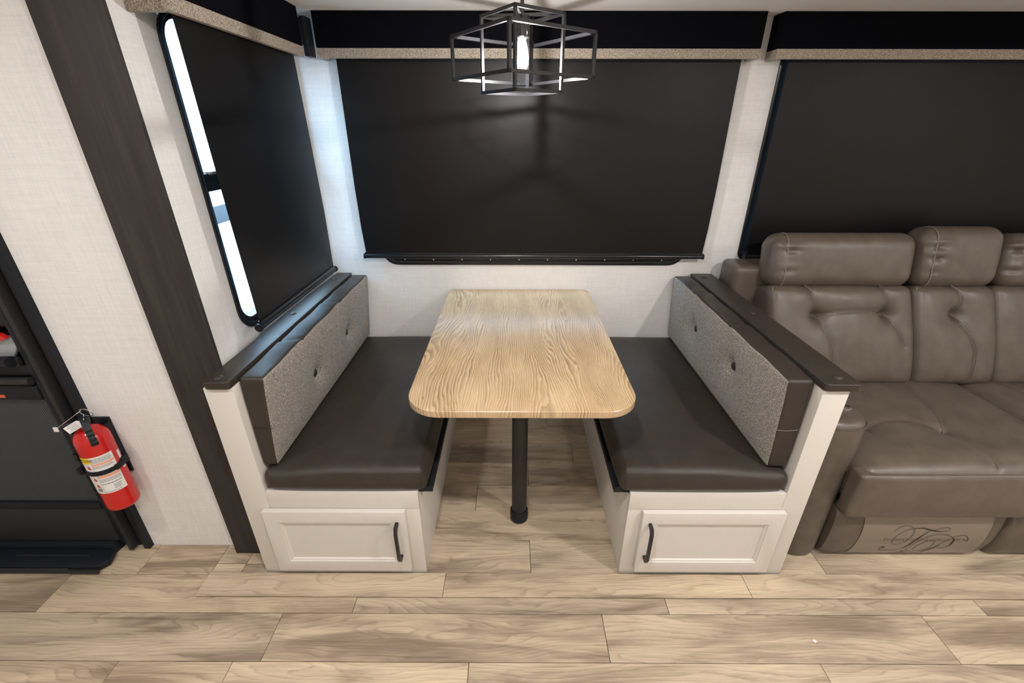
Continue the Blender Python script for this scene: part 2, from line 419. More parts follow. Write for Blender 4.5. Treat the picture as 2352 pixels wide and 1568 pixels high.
obj('ceiling_slide', M().box(XL-.045, XR+.05, YM+.041, YW+.045, ZS, ZS+.03), MT['ceiling'], kind='structure', label='pale flat ceiling over the table and the sofa', cat='ceiling')
obj('trim_1', M().prism([(-1.115, 1.243), (-.938, 1.243), (-.938, 1.2545), (-1.016, 1.2545), (-1.016, YM-.0005), (-1.115, YM-.0005)], 'z', 0, 2.1), MT['dark_wood'], bevel=.0015, kind='structure', label='dark wood grain pilaster between white wall and dinette', cat='trim')
# floor with single planks
fl = root('floor', (0, 0, 0), 'pale oak plank floor with brown grain patches', 'floor', kind='structure')
obj('subfloor', M().box(-2.7, XR+.05, YB-.05, YW+.045, -.04, -.006), MT['void'], fl)
def plank(x0, x1, y0, y1, z=0.0, name='plank', g=.0009, th=.005):
    obj(name, M().box(x0+g, x1-g, y0+g, y1-g, z-th, z), MT['plank'], fl, bevel=.0006, seg=1)
def row(y0, y1, joint, lo, hi, L=1.13, z=0, extra=(), **k):
    n0 = math.floor((lo-joint)/L); xs = sorted(x for x in [lo, hi, *extra, *[joint+L*i for i in range(n0, n0+12)]] if lo <= x <= hi)
    for a, b in zip(xs, xs[1:]):
        if b-a > .02: plank(a, b, y0, y1, z, **k)
row(1.147, YM, -1.447, -2.65, -1.166, 1.13)
row(1.147, 1.196, -1.05, -1.166, -.96, 1.13, z=-.0003); row(1.196, YM, -1.05, -1.166, -.96, 1.13, z=-.0003)
row(.999, 1.147, -.568, -2.65, XR, 1.127)
row(.840, .999, .318, -2.65, XR, 1.13)
row(.681, .840, -.138, -2.65, XR, 1.131, extra=(-.90,))
js = [.3, -.4, .75, .1, -.7, .5, -.2, .9, .2, -.5, .6, -.1, .4]
y = .681; k = 0
while y > YB+.02:
    row(max(y-.159, YB), y, js[k], -2.65, XR, 1.13); y -= .159; k += 1
for a, b, j in ((1.155, 1.311, .073), (1.311, 1.468, .62), (1.468, 1.624, -.166), (1.624, 1.784, .079), (1.784, 1.941, .318), (1.941, 2.104, -.45), (2.104, 2.2995, .2)):
    row(a, b, j, -.96 if a < 1.2 else XL, XR, 1.143, z=.002, th=.007)
# raised strip at the slide-out edge
row(1.055, 1.152, -.254, -1.162, XR, 1.133, z=.0095, th=.0045)

# ------------------------------------------------------------------ windows
def window(name, plane, u0, u1, z0, z1, r, at, depth_dir, label, mull=None, e=0):
    """plane 'y': wall faces -y at y = at ; plane 'x': wall faces +x at x = at"""
    ax = plane; s = depth_dir
    c = (at, (u0+u1)/2, z0) if ax == 'x' else ((u0+u1)/2, at, z0)
    rt = root(name, c, label, 'window', kind='structure')
    out = rrect(u0, u1, z0, z1, r); inn = rrect(u0+.014+e, u1-.014-e, z0+.020, z1-.014, r-.012); inn2 = rrect(u0+.026+e*1.5, u1-.026-e*1.5, z0+.040, z1-.026, max(.02, r-.025))
    m = M().ring(out, inn, ax, at+s*.008, at-s*.0005); obj('window_frame', m, MT['gloss_black'], rt, bevel=.003)
    m = M().ring(inn, inn2, ax, at+s*.004, at-s*.040); obj('inner_frame', m, MT['gloss_black'], rt, bevel=.002)
    m = M().prism(inn2, ax, at-s*.024, at-s*.028); obj('pane', m, MT['window_glass'], rt)
    if mull:
        m = M()
        if ax == 'x': m.box(min(at-s*.032, at+s*.006), max(at-s*.032, at+s*.006), u0+.024, u1-.024, mull[0], mull[1])
        else: m.box(mull[0], mull[1], min(at-s*.032, at+s*.0), max(at-s*.032, at+s*.0), z0+.044, z1-.044)
        obj('mullion', m, MT['gloss_black'], rt, bevel=.004)
        if ax == 'x':
            obj('seal', M().box(at-.01, at+.012, u0+.044, u1-.044, mull[1]-.004, mull[1]+.004), MT['grey_plate'], rt, bevel=.001)
    m = M()
    n = int((u1-u0)/.15)
    for i in range(n):
        u = u0+.12+(u1-u0-.24)*i/max(1, n-1)
        if ax == 'y': m.tube([(u, at+s*.0058, z0+.028), (u, at+s*.002, z0+.028)], .0035, 8)
        else: m.tube([(at+s*.0058, u, z0+.028), (at+s*.002, u, z0+.028)], .0035, 8)
    obj('frame_screw', m, MT['chrome'], rt, kind='stuff')
    return rt
window('window_1', 'y', *W1[:2], *W1[2:], .085, YW, -1, 'wide window with black frame showing below the shade over the table')
window('window_2', 'y', *W2[:2], *W2[2:], .05, YW, -1, 'black framed window behind the sofa, mostly covered by its shade', e=.024)
window('window_3', 'x', *WL[:2], *WL[2:], .085, XL, 1, 'tall narrow side window with bright daylight strip beside its shade', mull=(1.368, 1.422))

# outside world seen through the side window
obj('ground', M().box(-30, -1.3, -15, 40, -1.0, -.9), MT['outside_ground'], kind='structure', label='bright concrete ground outside the side window', cat='ground')
tr = root('trailer', (-4.6, 7.0, -.9), 'white trailer with ribbed side outside the narrow side window', 'trailer')
def outbox(name, pts, mt): obj(name, pts, MT[mt], tr, bevel=.01)
m = M().box(-5.6, -4.62, 3.6, 12, .38, 2.8); outbox('body', m, 'outside_white')
m = M()
for i in range(9): m.box(-4.62, -4.585, 3.6, 12, .52+i*.075, .56+i*.075)
obj('siding_rib', m, MT['outside_white'], tr, bevel=.012, kind='stuff')
outbox('shaded_skirt', M().box(-4.64, -4.60, 3.6, 12, .20, .46), 'outside_dark')  # skirt coloured near black to paint in the shadow beneath the trailer
outbox('trailer_window', M().box(-4.625, -4.60, 5.9, 6.6, 1.8, 2.15), 'outside_dark')

# ------------------------------------------------------------------ roller shades
def shade_back(x0, x1, label, cat='shade', gl=None):
    rt = root('roller_shade', ((x0+x1)/2, 2.255, .94), label, cat, 'black roller shades')
    def edge(x, sgn):
        return [(x, 1.93), (x, 1.3), (x+sgn*.004, 1.1), (x+sgn*.010, .99), (x+sgn*.012, .965)]
    L = edge(x0, 1); R_ = edge(x1, -1)
    m = M().prism(R_+L[::-1], 'y', 2.2545, 2.2555); obj('shade_fabric', m, MT['shade'], rt)
    m = M().tube([(x0+.004, 2.255, .957), (x1-.006, 2.255, .957)], .0115, 14); m.box(x0+.006, x1-.008, 2.249, 2.261, .962, .976)
    b = obj('bottom_bar', m, MT['gloss_black'], rt, bevel=0)
    obj('end_cap', M().tube([(x0-.001, 2.255, .957), (x0+.006, 2.255, .957)], .0135, 14), MT['black_plastic'], b)
    obj('end_cap', M().tube([(x1-.008, 2.255, .957), (x1-.001, 2.255, .957)], .0135, 14), MT['black_plastic'], b)
    obj('roller_tube', M().tube([(x0-.01, 2.262, 1.935), (x1+.01, 2.262, 1.935)], .018, 16), MT['black_plastic'], rt)
    return rt
shade_back(-.768, .985, 'wide black roller shade pulled down behind the table')
shade_back(1.192, 2.90, 'black roller shade pulled down behind the sofa')
xs_ = -.886
rt = root('roller_shade', (xs_, 1.75, .91), 'narrow black roller shade on the side wall beside the bright window strip', 'shade', 'black roller shades')
obj('shade_fabric', M().prism([(1.424, .93), (2.128, .93), (2.135, 1.2), (2.098, 1.9), (1.396, 1.9), (1.410, 1.3)], 'x', xs_-.0005, xs_+.0005), MT['shade'], rt)
b = obj('bottom_bar', M().tube([(xs_, 1.416, .922), (xs_, 2.138, .922)], .0115, 14).box(xs_-.006, xs_+.006, 1.426, 2.128, .927, .941), MT['gloss_black'], rt)
obj('end_cap', M().tube([(xs_, 1.410, .922), (xs_, 1.417, .922)], .0145, 14), MT['black_plastic'], b)
obj('end_cap', M().tube([(xs_, 2.136, .922), (xs_, 2.144, .922)], .0145, 14), MT['black_plastic'], b)
obj('roller_tube', M().tube([(xs_-.014, 1.378, 1.90), (xs_-.014, 2.116, 1.90)], .018, 16), MT['black_plastic'], rt)

# ------------------------------------------------------------------ valances
def valance_back(x0, x1, label):
    rt = root('window_valance', ((x0+x1)/2, 2.25, 1.82), label, 'valance', 'charcoal window valances')
    y0 = 2.205; th = .018
    m = M().box(x0, x1, y0, y0+th, 1.856, ZS-.001).box(x0, x0+th, y0+th, YW-.001, 1.856, ZS-.001).box(x1-th, x1, y0+th, YW-.001, 1.856, ZS-.001)
    obj('valance_board', m, MT['valance'], rt, bevel=.002)
    e = .0015
    m = M().box(x0-e, x1+e, y0-e, y0+th+e, 1.819, 1.8555).box(x0-e, x0+th+e, y0+th+e, YW-.001, 1.819, 1.8555).box(x1-th-e, x1+e, y0+th+e, YW-.001, 1.819, 1.8555)
    obj('trim_band', m, MT['boucle'], rt, bevel=.003, label='beige woven trim band')
valance_back(-.828, 1.036, 'charcoal fabric valance with beige trim above the table window')
valance_back(1.106, 3.0, 'charcoal fabric valance with beige trim above the sofa window')
rt = root('window_valance', (-.87, 1.65, 1.80), 'charcoal valance with beige trim running along the side wall', 'valance', 'charcoal window valances')
xf = -.858; y0, y1 = 1.352, 2.140; th = .018; e = .0015
obj('valance_board', M().box(xf-th, xf, y0, y1, 1.852, ZS-.001).box(XL+.001, xf-th, y0, y0+th, 1.852, ZS-.001).box(XL+.001, xf-th, y1-th, y1, 1.852, ZS-.001), MT['valance'], rt, bevel=.002)
obj('trim_band', M().box(xf-th-e, xf+e, y0-e, y1+e, 1.814, 1.8515).box(XL+.001, xf-th-e, y0-e, y0+th+e, 1.814, 1.8515).box(XL+.001, xf-th-e, y1-th-e, y1+e, 1.814, 1.8515), MT['boucle'], rt, bevel=.003, label='beige woven trim band')
obj('corner_bracket', M().box(xf+.002, -.832, 2.142, 2.200, 1.818, 1.955).box(xf-.02, xf+.004, 2.142, 2.17, 1.86, 1.95), MT['black_plastic'], rt, bevel=.002)

# ------------------------------------------------------------------ dinette benches
def door(parent, x0, x1, z0, z1, yf, hx):
    """framed cabinet door with recessed panel, front face at y = yf"""
    fw = .052
    o = [(x0, z0), (x1, z0), (x1, z1), (x0, z1)]
    i1 = [(x0+fw, z0+fw), (x1-fw, z0+fw), (x1-fw, z1-fw), (x0+fw, z1-fw)]
    m = M().ring(o, i1, 'y', yf, yf+.019)
    d = obj('door', m, MT['cabinet'], parent, bevel=.0012)
    m = M()
    for k in range(4):                           # sloping moulding inside the frame
        a, b_ = i1[k], i1[(k+1) % 4]; cx, cz = (x0+x1)/2, (z0+z1)/2
        def ins_(p, q): return (p[0]+math.copysign(q, cx-p[0]), p[1]+math.copysign(q, cz-p[1]))
        a1, b1, a2, b2, a3, b3 = ins_(a, .003), ins_(b_, .003), ins_(a, .007), ins_(b_, .007), ins_(a, .012), ins_(b_, .012)
        P = [(a, yf+.002), (b_, yf+.002), (b1, yf+.0045), (a1, yf+.0045), (b2, yf+.005), (a2, yf+.005), (b3, yf+.013), (a3, yf+.013), (b_, yf+.018), (a, yf+.018), (b3, yf+.018), (a3, yf+.018)]
        m.add([(p[0], y_, p[1]) for p, y_ in P], [(0, 1, 2, 3), (3, 2, 4, 5), (5, 4, 6, 7), (7, 6, 10, 11), (11, 10, 8, 9), (9, 8, 1, 0)])
    obj('moulding', m, MT['cabinet'], d, smooth=20)
    obj('panel', M().box(x0+fw-.004, x1-fw+.004, yf+.010, yf+.016, z0+fw-.004, z1-fw+.004), MT['cabinet'], d)
    m = M().tube([(hx, yf+.001, .288), (hx, yf-.022, .286), (hx, yf-.031, .266), (hx, yf-.031, .146), (hx, yf-.022, .126), (hx, yf+.001, .124)], .0078, 4, sq=True)
    obj('handle', m, MT['black_metal'], d, bevel=.001, label='black bar pull')
def bench(side):
    sx = 1 if side > 0 else -1
    if side > 0: xo, xi, xa, dl, dr, hx = 1.032, .951, .411, .461, .962, .489
    else: xo, xi, xa, dl, dr, hx = -.948, -.858, -.329, -.880, -.379, -.409
    yf = 1.157
    lab = 'white dinette bench with cabinet door, next to the sofa' if side > 0 else 'white dinette bench with cabinet door, beside the dark pilaster'
    rt = root('dinette_bench', ((xo+xa)/2, 1.7, .002), lab, 'bench', 'white dinette benches')
    lo, hi = sorted((xo, xi))
    # tall end panel: front post, then the low wall behind
    obj('post', M().box(lo, hi, yf, yf+.082, 0.0025, .833), MT['cabinet'], rt, bevel=.0012)
    lo2 = lo if side > 0 else -.9365
    obj('side_wall', M().box(lo2, hi-(.0 if side > 0 else 0), yf+.0825, 2.2985, .0025, .833), MT['cabinet'], rt, bevel=.001)
    a, b_ = sorted((xi-sx*.0005, xa))
    st = sorted((xa, xa+sx*.058))
    tr_ = sorted((xa, xi-sx*.0005))
    obj('top_rail', M().box(*tr_, yf, yf+.019, .336, .415), MT['cabinet'], rt, bevel=.0012)
    obj('stile', M().box(*st, yf, yf+.019, .0025, .3355), MT['cabinet'], rt, bevel=.0012)
    q = sorted((xa+sx*.0585, xi-sx*.0005))
    obj('bottom_rail', M().box(*q, yf, yf+.019, .0025, .07), MT['cabinet'], rt, bevel=.0012)
    obj('back_board', M().box(*q, yf+.0195, yf+.03, .0025, .40), MT['cabinet'], rt)
    q = sorted((xa+sx*.001, xa+sx*.016))
    obj('aisle_panel', M().box(*q, yf+.0195, 2.2985, .0025, .384), MT['cabinet'], rt, bevel=.001)
    q = sorted((xa+sx*.017, xi-sx*.001))
    obj('seat_board', M().box(*q, yf+.032, 2.2985, .388, .410), MT['cabinet'], rt)
    q = sorted((xa-sx*.050, xa+sx*.010)) if side > 0 else sorted((xa-sx*.046, xa+sx*.010))
    obj('support_rail', M().box(*q, 1.19, 2.25, .386, .410), MT['black_plastic'], rt, bevel=.001)
    # leather-wrapped ledge on top
    l0, l1 = (.945, 1.056) if side > 0 else (-.9385, -.8585)
    r = .012
    poly = rrect(l0, l1, 1.146, 2.285, (.004, .004, .014, .014), 4)
    led = obj('ledge', M().prism(poly, 'z', .834, .859), MT['leather_dark'], rt, bevel=.005, seg=3, label='dark leather wrapped ledge')
    for (px, py) in (((1.006, 1.192), (1.003, 1.725), (.990, 2.215)) if side > 0 else ((-.905, 1.178), (-.912, 1.700), (-.912, 2.180))):
        m = M().lathe([(0, .8650), (.007, .8648), (.0125, .8625), (.0145, .8597), (.0145, .857), (0, .857)], px, py, 16)
        obj('screw_cap', m, MT['leather_dark'], led)
    door(rt, dl, dr, .039, .339, yf-.020, hx)
    return rt
bench(-1); bench(1)

def seat_cushion(side):
    x0, x1 = (-.855, -.297) if side < 0 else (.372, .948)
    c = ((x0+x1)/2, (1.158+2.285)/2, .4535); h = ((x1-x0)/2, (2.285-1.158)/2, .0375)
    rnd = random.Random(3+side)
    ph = [rnd.uniform(0, 6) for _ in range(6)]
    def disp(p, n):
        u, v = p.x/h[0], p.y/h[1]
        d = Vector((0, 0, 0))
        if n.z > .3:
            cr = max(0, (1-u**4))*max(0, (1-v**8)); us = u*(-1 if side > 0 else 1); w1 = max(0, min(1, (us+1)/1.1)); w1 = w1*w1*(3-2*w1); d.z += .004*cr+.024*w1*(1-.45*(v+1)/2)*min(1, max(0, (1-v)/.15))*min(1, max(0, 1.02-abs(u))/.12+.35)
            d.z += .0022*math.sin(5*u+ph[0]+2*v)*cr + .0016*math.sin(9*v+ph[1])*cr
            d.z -= .006*gs(v+.80, .06)*(.5+.5*math.sin(3*u+ph[2]))*.6
            d.z += .004*gs(v+.90, .08)
        if n.y < -.3: d.y -= .010*(1-u**4)*(1-(p.z/h[2])**2)
        if abs(n.x) > .3: d.x += math.copysign(.006, n.x)*(1-v**8)*(1-(p.z/h[2])**2)
        d.z += -.004*gs(u-(-1 if side > 0 else 1), .25)*gs(v+1, .25)
        return d
    lab = 'dark brown leather seat cushion on the bench beside the sofa' if side > 0 else 'dark brown leather seat cushion on the bench beside the side window'
    m = pillow(c, h, .027, (24, 44, 3), disp)
    o = obj('seat_cushion', m, MT['leather_dark'], label=lab, cat='cushion', group='leather bench seat cushions', keep=True, smooth=60)
    sx = x0+.004 if side > 0 else x1-.004
    obj('seam', M().tube([(sx+.012*side, 1.163, .49), (sx+.004*side, 1.155, .47), (sx+.012*side, 1.1545, .43)], .0012, 6), MT['leather_dark'], o)
seat_cushion(-1); seat_cushion(1)

def back_cushion(side):
    if side > 0: xb, xf, lab = .9435, .856, 'tweed and leather back cushion leaning beside the sofa'
    else: xb, xf, lab = -.8575, -.775, 'tweed and leather back cushion below the narrow side window'
    y0, y1, z0, z1 = 1.190, 2.285, .5005, .848
    c = ((xb+xf)/2, (y0+y1)/2, (z0+z1)/2); h = (abs(xb-xf)/2, (y1-y0)/2, (z1-z0)/2)
    fs = -1 if side > 0 else 1                       # direction the tweed faces
    bt = ((1.547, .703), (1.944, .690)) if side > 0 else ((1.577, .650), (1.955, .662))
    bt = [(a-c[1], b_-c[2]) for a, b_ in bt]
    def disp(p, n):
        d = Vector((0, 0, 0)); v = p.y/h[1]; wv = p.z/h[2]
        if n.x*fs > .2:
            k = (1-v**6)*(1-wv**4)
            q = .012*k
            for (by, bz) in bt:
                r = math.hypot(p.y-by, p.z-bz)
                q -= .024*gs(r, .034)+.010*gs(r, .10)
                q -= .009*gs(p.y-by-(p.z-bz)*.10, .011)*gs(p.z-bz-.02, .085)
            d.x += fs*q
        if n.z > .2:
            d.z += .004*(1-v**8)+(.0015*math.sin(30*p.y+side))
            for cy in ((1.47-c[1], 1.86-c[1]) if side < 0 else (1.62-c[1], 2.0-c[1])):
                d.z -= .005*gs(p.y-cy-.015*p.x/h[0], .010)
                d.z += .002*gs(p.y-cy+.03, .02)
        if n.y < -.2: d.y -= .004*(1-wv**4); d.y += .002*gs(p.z+.02, .004)
        d.x -= fs*(.019 if side > 0 else .034)*(1-wv)/2*max(0, (p.x*fs/h[0]+1)/2)
        return d
    key = 'x-' if side > 0 else 'x+'
    body, front = pillow(c, h, .013, (6, 80, 30), disp, split=[key])
    o = obj('back_cushion', body, MT['leather_dark'], label=lab, cat='cushion', group='bench back cushions', keep=True, smooth=70)
    f = obj('fabric_panel', front, MT['tweed'], o, keep=True, smooth=70, label='grey beige tweed front')
    for (by, bz) in bt:
        yb, zb = by+c[1], bz+c[2]; xx = xf+fs*(.012-.024-.001)-fs*(.019 if side > 0 else .034)*(1-(zb-c[2])/h[2])/2
        m = M().tube([(xx-fs*.004, yb, zb), (xx+fs*.001, yb, zb), (xx+fs*.0045, yb, zb)], [.0155, .0155, .009], 16)
        obj('button', m, MT['leather_dark'], f, label='dark leather button')
    sx = (xf+xb)/2
    obj('seam', M().tube([(xf+.010*side, y0-.0045, .662), (sx, y0-.0055, .660), (xb-.006*side, y0-.0045, .663)], .0011, 6), MT['leather_dark'] if side < 0 else MT['stitch'], o)
back_cushion(-1); back_cushion(1)

# ------------------------------------------------------------------ table
rt = root('dinette_table', (.031, 1.42, .002), 'light oak dinette table with rounded corners on black pole', 'table')
poly = rrect(-.343, .405, 1.136, 2.292, (.035, .035, .115, .115), 10)
obj('tabletop', M().prism(poly, 'z', .740, .7655), MT['oak'], rt, bevel=.0045, seg=3, origin=(0, 0, .75), label='oak grain laminate top')
obj('pole', M().tube([(.030, 1.430, .045), (.030, 1.430, .728)], .0315, 28), MT['black_metal'], rt)
obj('floor_socket', M().lathe([(0, .0022), (.036, .0022), (.0385, .006), (.0385, .052), (.036, .056), (.0318, .056), (.0318, .050), (0, .050)], .030, 1.430, 28), MT['black_plastic'], rt)
obj('top_plate', M().lathe([(0, .712), (.040, .712), (.045, .730), (.085, .734), (.085, .7395), (0, .7395)], .030, 1.430, 28), MT['black_metal'], rt)

# ------------------------------------------------------------------ pendant lamp
LX, LY = .025, 1.60
rt = root('pendant_lamp', (LX, LY, 1.65), 'black open wire cage pendant lamp with one clear bulb above the table', 'lamp')
def cage(name, r, z0, z1, t, xz=None):
    rt2 = obj(name, M(), MT['black_metal'], rt) if False else None
    cs = []
    for a in (-math.pi/2-.167, -.167, math.pi/2-.167, math.pi-.167):
        cs.append((LX+r*math.cos(a), LY+r*math.sin(a)))
    m = M()
    for i in range(4):
        a, b_ = cs[i], cs[(i+1) % 4]; dx, dy = b_[0]-a[0], b_[1]-a[1]; L = math.hypot(dx, dy); dx, dy = dx/L, dy/L; nx, ny = -dy, dx
        for z in (z0, z1):
            za, zb = (z, z+t) if z == z0 else (z-t, z)
            q = []
            for (p, s1) in ((a, -1), (b_, 1)):
                for s2 in (-1, 1):
                    q.append((p[0]+dx*s1*t/2+nx*s2*t/2, p[1]+dy*s1*t/2+ny*s2*t/2))
            m.prism([q[0], q[1], q[3], q[2]], 'z', za, zb)
        q = [(a[0]+dx*u*t/2+nx*v*t/2, a[1]+dy*u*t/2+ny*v*t/2) for u, v in ((-1, -1), (1, -1), (1, 1), (-1, 1))]
        m.prism(q, 'z', z0+t, z1-t)
    return obj(name, m, MT['black_metal'], rt), cs
_, co_ = cage('outer_cage', .219, 1.688, 1.811, .0088)
_, ci_ = cage('inner_cage', .124, 1.650, 1.859, .0085)
m = M()
for z in (1.8545,):
    m.tube([(*ci_[0], z), (*ci_[2], z)], .006, 4, sq=True); m.tube([(*ci_[1], z), (*ci_[3], z)], .006, 4, sq=True)
obj('cross_bar', m, MT['black_metal'], rt)
obj('rod', M().tube([(LX, LY, 1.855), (LX, LY, 1.972)], .0055, 12), MT['black_metal'], rt)
obj('canopy', M().lathe([(0, 1.962), (.05, 1.964), (.058, 1.970), (.058, 1.9845), (0, 1.9845)], LX, LY, 32), MT['black_metal'], rt)
obj('socket', M().lathe([(0, 1.855), (.020, 1.853), (.022, 1.848), (.022, 1.800), (.019, 1.797), (0, 1.797)], LX, LY, 24), MT['black_metal'], rt)
obj('bulb', M().lathe([(.012, 1.797), (.0135, 1.788), (.018, 1.772), (.0215, 1.750), (.021, 1.730), (.016, 1.716), (.009, 1.711), (0, 1.710)], LX, LY, 24), MT['lit_bulb'], rt, label='clear tube bulb, lit')
fm = M()
for i in range(6):
    a = 2*math.pi*i/6
    fm.tube([(LX+.008*math.cos(a), LY+.008*math.sin(a), 1.785), (LX+.011*math.cos(a), LY+.011*math.sin(a), 1.730)], .0034, 6)
obj('filament', fm, MT['filament'], rt)
obj('glass_shade', M().lathe([(.036, 1.853), (.036, 1.672)], LX, LY, 32), MT['clear_glass'], rt)
bo = bpy.data.objects.new('bulb_light', pb); bo.location = (LX, LY, 1.7205); COL.objects.link(bo)

# ceiling lights of the aisle
for i, (x, y, e) in enumerate(PUCKS):
    rt = root('ceiling_light', (x, y, ZC-.02), 'round flush ceiling light over the aisle', 'light', 'round flush ceiling lights')
    obj('rim', M().lathe([(.052, ZC-.014), (.060, ZC-.012), (.064, ZC-.0005), (.05, ZC-.0005), (.05, ZC-.010), (.052, ZC-.014)], x, y, 28), MT['chrome'], rt)
    obj('lens', M().lathe([(0, ZC-.012), (.049, ZC-.010), (.049, ZC-.001), (0, ZC-.001)], x, y, 28), MT['lamp_lens'], rt)

# ------------------------------------------------------------------ entry door at the far left
rt = root('door_1', (-2.0, 1.28, 0), 'black framed entry door with woven screen and dark glass', 'door', kind='structure')
obj('casing', M().box(-1.5025, -1.4785, 1.262, 1.320, 0, 2.0).box(-2.62, -1.5025, 1.262, 1.320, 1.94, 2.0).box(-2.65, -2.302, 1.262, 1.320, 0, 1.94), MT['black_plastic'], rt, bevel=.003)
obj('recess', M().box(-1.534, -1.503, 1.283, 1.318, 0, 1.94), MT['void'], rt)
obj('track', M().box(-1.5475, -1.5310, 1.246, 1.281, .012, 1.94), MT['dark_grey'], rt, bevel=.003)
# screen door leaf
obj('stile', M().box(-1.5725, -1.5530, 1.252, 1.276, .045, 1.93), MT['black_plastic'], rt, bevel=.004)
obj('stile', M().box(-2.30, -2.255, 1.252, 1.276, .045, 1.93), MT['black_plastic'], rt, bevel=.004)
obj('kick_panel', M().box(-2.254, -1.5730, 1.256, 1.272, .055, .228), MT['dark_grey'], rt, bevel=.004)
obj('kick_rail', M().box(-2.254, -1.5730, 1.250, 1.276, .229, .262), MT['black_plastic'], rt, bevel=.006)
obj('screen', M().box(-2.254, -1.5730, 1.264, 1.268, .262, .745), MT['mesh'], rt)
br = obj('middle_rail', M().box(-2.254, -1.5730, 1.248, 1.278, .728, .783), MT['black_plastic'], rt, bevel=.004)
obj('warning_sticker', M().box(-1.80, -1.692, 1.2470, 1.2478, .738, .749), MT['orange_print'], br, label='orange lettered sticker')
obj('crossbar', M().tube([(-2.254, 1.246, .803), (-1.576, 1.246, .803)], .0135, 14), MT['dark_grey'], rt, bevel=0)
obj('crossbar', M().box(-2.254, -1.5730, 1.254, 1.276, .820, .858), MT['black_plastic'], rt, bevel=.006)
obj('outer_door', M().box(-2.30, -1.5345, 1.292, 1.318, 0, 1.94), MT['black_plastic'], rt)
obj('door_glass', M().box(-2.254, -1.5730, 1.280, 1.284, .859, 1.93), MT['dark_glass'], rt)
# latch seen above the rail
lt = obj('latch_plate', M().prism([(-1.80, .880), (-1.612, .880), (-1.585, .915), (-1.580, .955), (-1.80, .968)], 'y', 1.262, 1.274), MT['grey_plate'], rt, bevel=.004)
obj('latch_lever', M().tube([(-1.80, 1.240, .855), (-1.70, 1.240, .868), (-1.64, 1.238, .878), (-1.600, 1.236, .880)], [.012, .014, .015, .017], 14), MT['black_plastic'], lt)
obj('latch_knob', M().tube([(-1.622, 1.237, .879), (-1.592, 1.235, .880)], .019, 16), MT['black_plastic'], lt, bevel=0)
obj('latch_body', M().box(-1.80, -1.585, 1.246, 1.262, .858, .888), MT['black_metal'], lt, bevel=.005)
obj('release_tab', M().prism([(-1.80, .972), (-1.60, .972), (-1.580, .958), (-1.600, .948), (-1.80, .958)], 'y', 1.244, 1.260), MT['red_paint'], lt, bevel=.003, label='red plastic release tab')
obj('side_clip', M().box(-1.572, -1.556, 1.244, 1.252, .47, .50), MT['black_metal'], rt, bevel=.002)
obj('threshold', M().prism([(-2.62, 1.236), (-1.600, 1.236), (-1.592, 1.2795), (-2.62, 1.2795)], 'z', .002, .052), MT['black_plastic'], rt, bevel=.004)
# black floor plate before the door
tr2 = root('door_step_cover', (-1.95, 1.19, .001), 'black plastic step cover lying on the floor below the entry door', 'step cover')
obj('plate', M().prism([(-2.62, 1.155), (-1.60, 1.152), (-1.572, 1.185), (-1.590, 1.234), (-2.62, 1.234)], 'z', .006, .034), MT['black_plastic'], tr2, bevel=.005)
obj('lip', M().box(-2.62, -1.70, 1.143, 1.152, .006, .030), MT['dark_grey'], tr2, bevel=.004)
obj('rib', M().box(-1.95, -1.66, 1.198, 1.203, .035, .0385), MT['dark_grey'], tr2, bevel=.0015)
obj('grip', M().box(-1.70, -1.585, 1.140, 1.151, .008, .028), MT['black_metal'], tr2, bevel=.004)

# ------------------------------------------------------------------ fire extinguisher
EX, EY, ER = -1.440, 1.222, .050
rt = root('fire_extinguisher', (EX, EY, .296), 'red fire extinguisher strapped to the wall beside the entry door', 'extinguisher')
def ec(ang, z, r): a = math.radians(ang); return (EX+r*math.cos(a), EY+r*math.sin(a), z)
A0 = -41                                         # the way the lever and label face
prof = [(0, .297), (.030, .297), (.044, .300), (.0490, .306), (.050, .314)]+[(.050, .32+.02*i) for i in range(14)]+[(.0495, .598), (.046, .611), (.039, .624), (.029, .633), (.019, .638), (.014, .641), (.014, .648), (0, .648)]
obj('cylinder', M().lathe(prof, EX, EY, 48), MT['red_paint'], rt, smooth=50)
def patch(a0, a1, z0, z1, r, n=16):
    m = M(); vs = []; fs = []
    for i in range(n+1):
        a = a0+(a1-a0)*i/n
        vs += [ec(a, z0, r), ec(a, z1, r)]
        if i: k = 2*i; fs.append((k-2, k, k+1, k-1))
    return m.add(vs, fs)
lb = obj('label', patch(A0-98, A0+34, .388, .545, .0504, 30), MT['label_white'], rt, keep=True, label='white paper instruction label')
aL = A0-40                                       # column line between pictures and text
obj('label_header', patch(A0-98, aL, .520, .545, .0507, 12), MT['label_yellow'], lb, keep=True)
def wrap_text(txt, size, a_mid, z, r, mt, name, parent, sx=1.0):
    cu = bpy.data.curves.new('t', 'FONT'); cu.body = txt; cu.size = size; cu.align_x = 'CENTER'; cu.align_y = 'CENTER'
    to = bpy.data.objects.new('t', cu); COL.objects.link(to); dg = bpy.context.evaluated_depsgraph_get()
    me = bpy.data.meshes.new_from_object(to.evaluated_get(dg)); bpy.data.objects.remove(to)
    m = M(); m.v = [ec(a_mid+math.degrees(v.co.x*sx/ER), z+v.co.y, r) for v in me.vertices]; m.f = [tuple(p.vertices) for p in me.polygons]
    return obj(name, m, mt, parent, keep=True)
wrap_text('INSTRUCTIONS', .017, A0-70, .5325, .0510, MT['black_plastic'], 'label_header_text', lb, .55)
m = M()
rnd = random.Random(5)
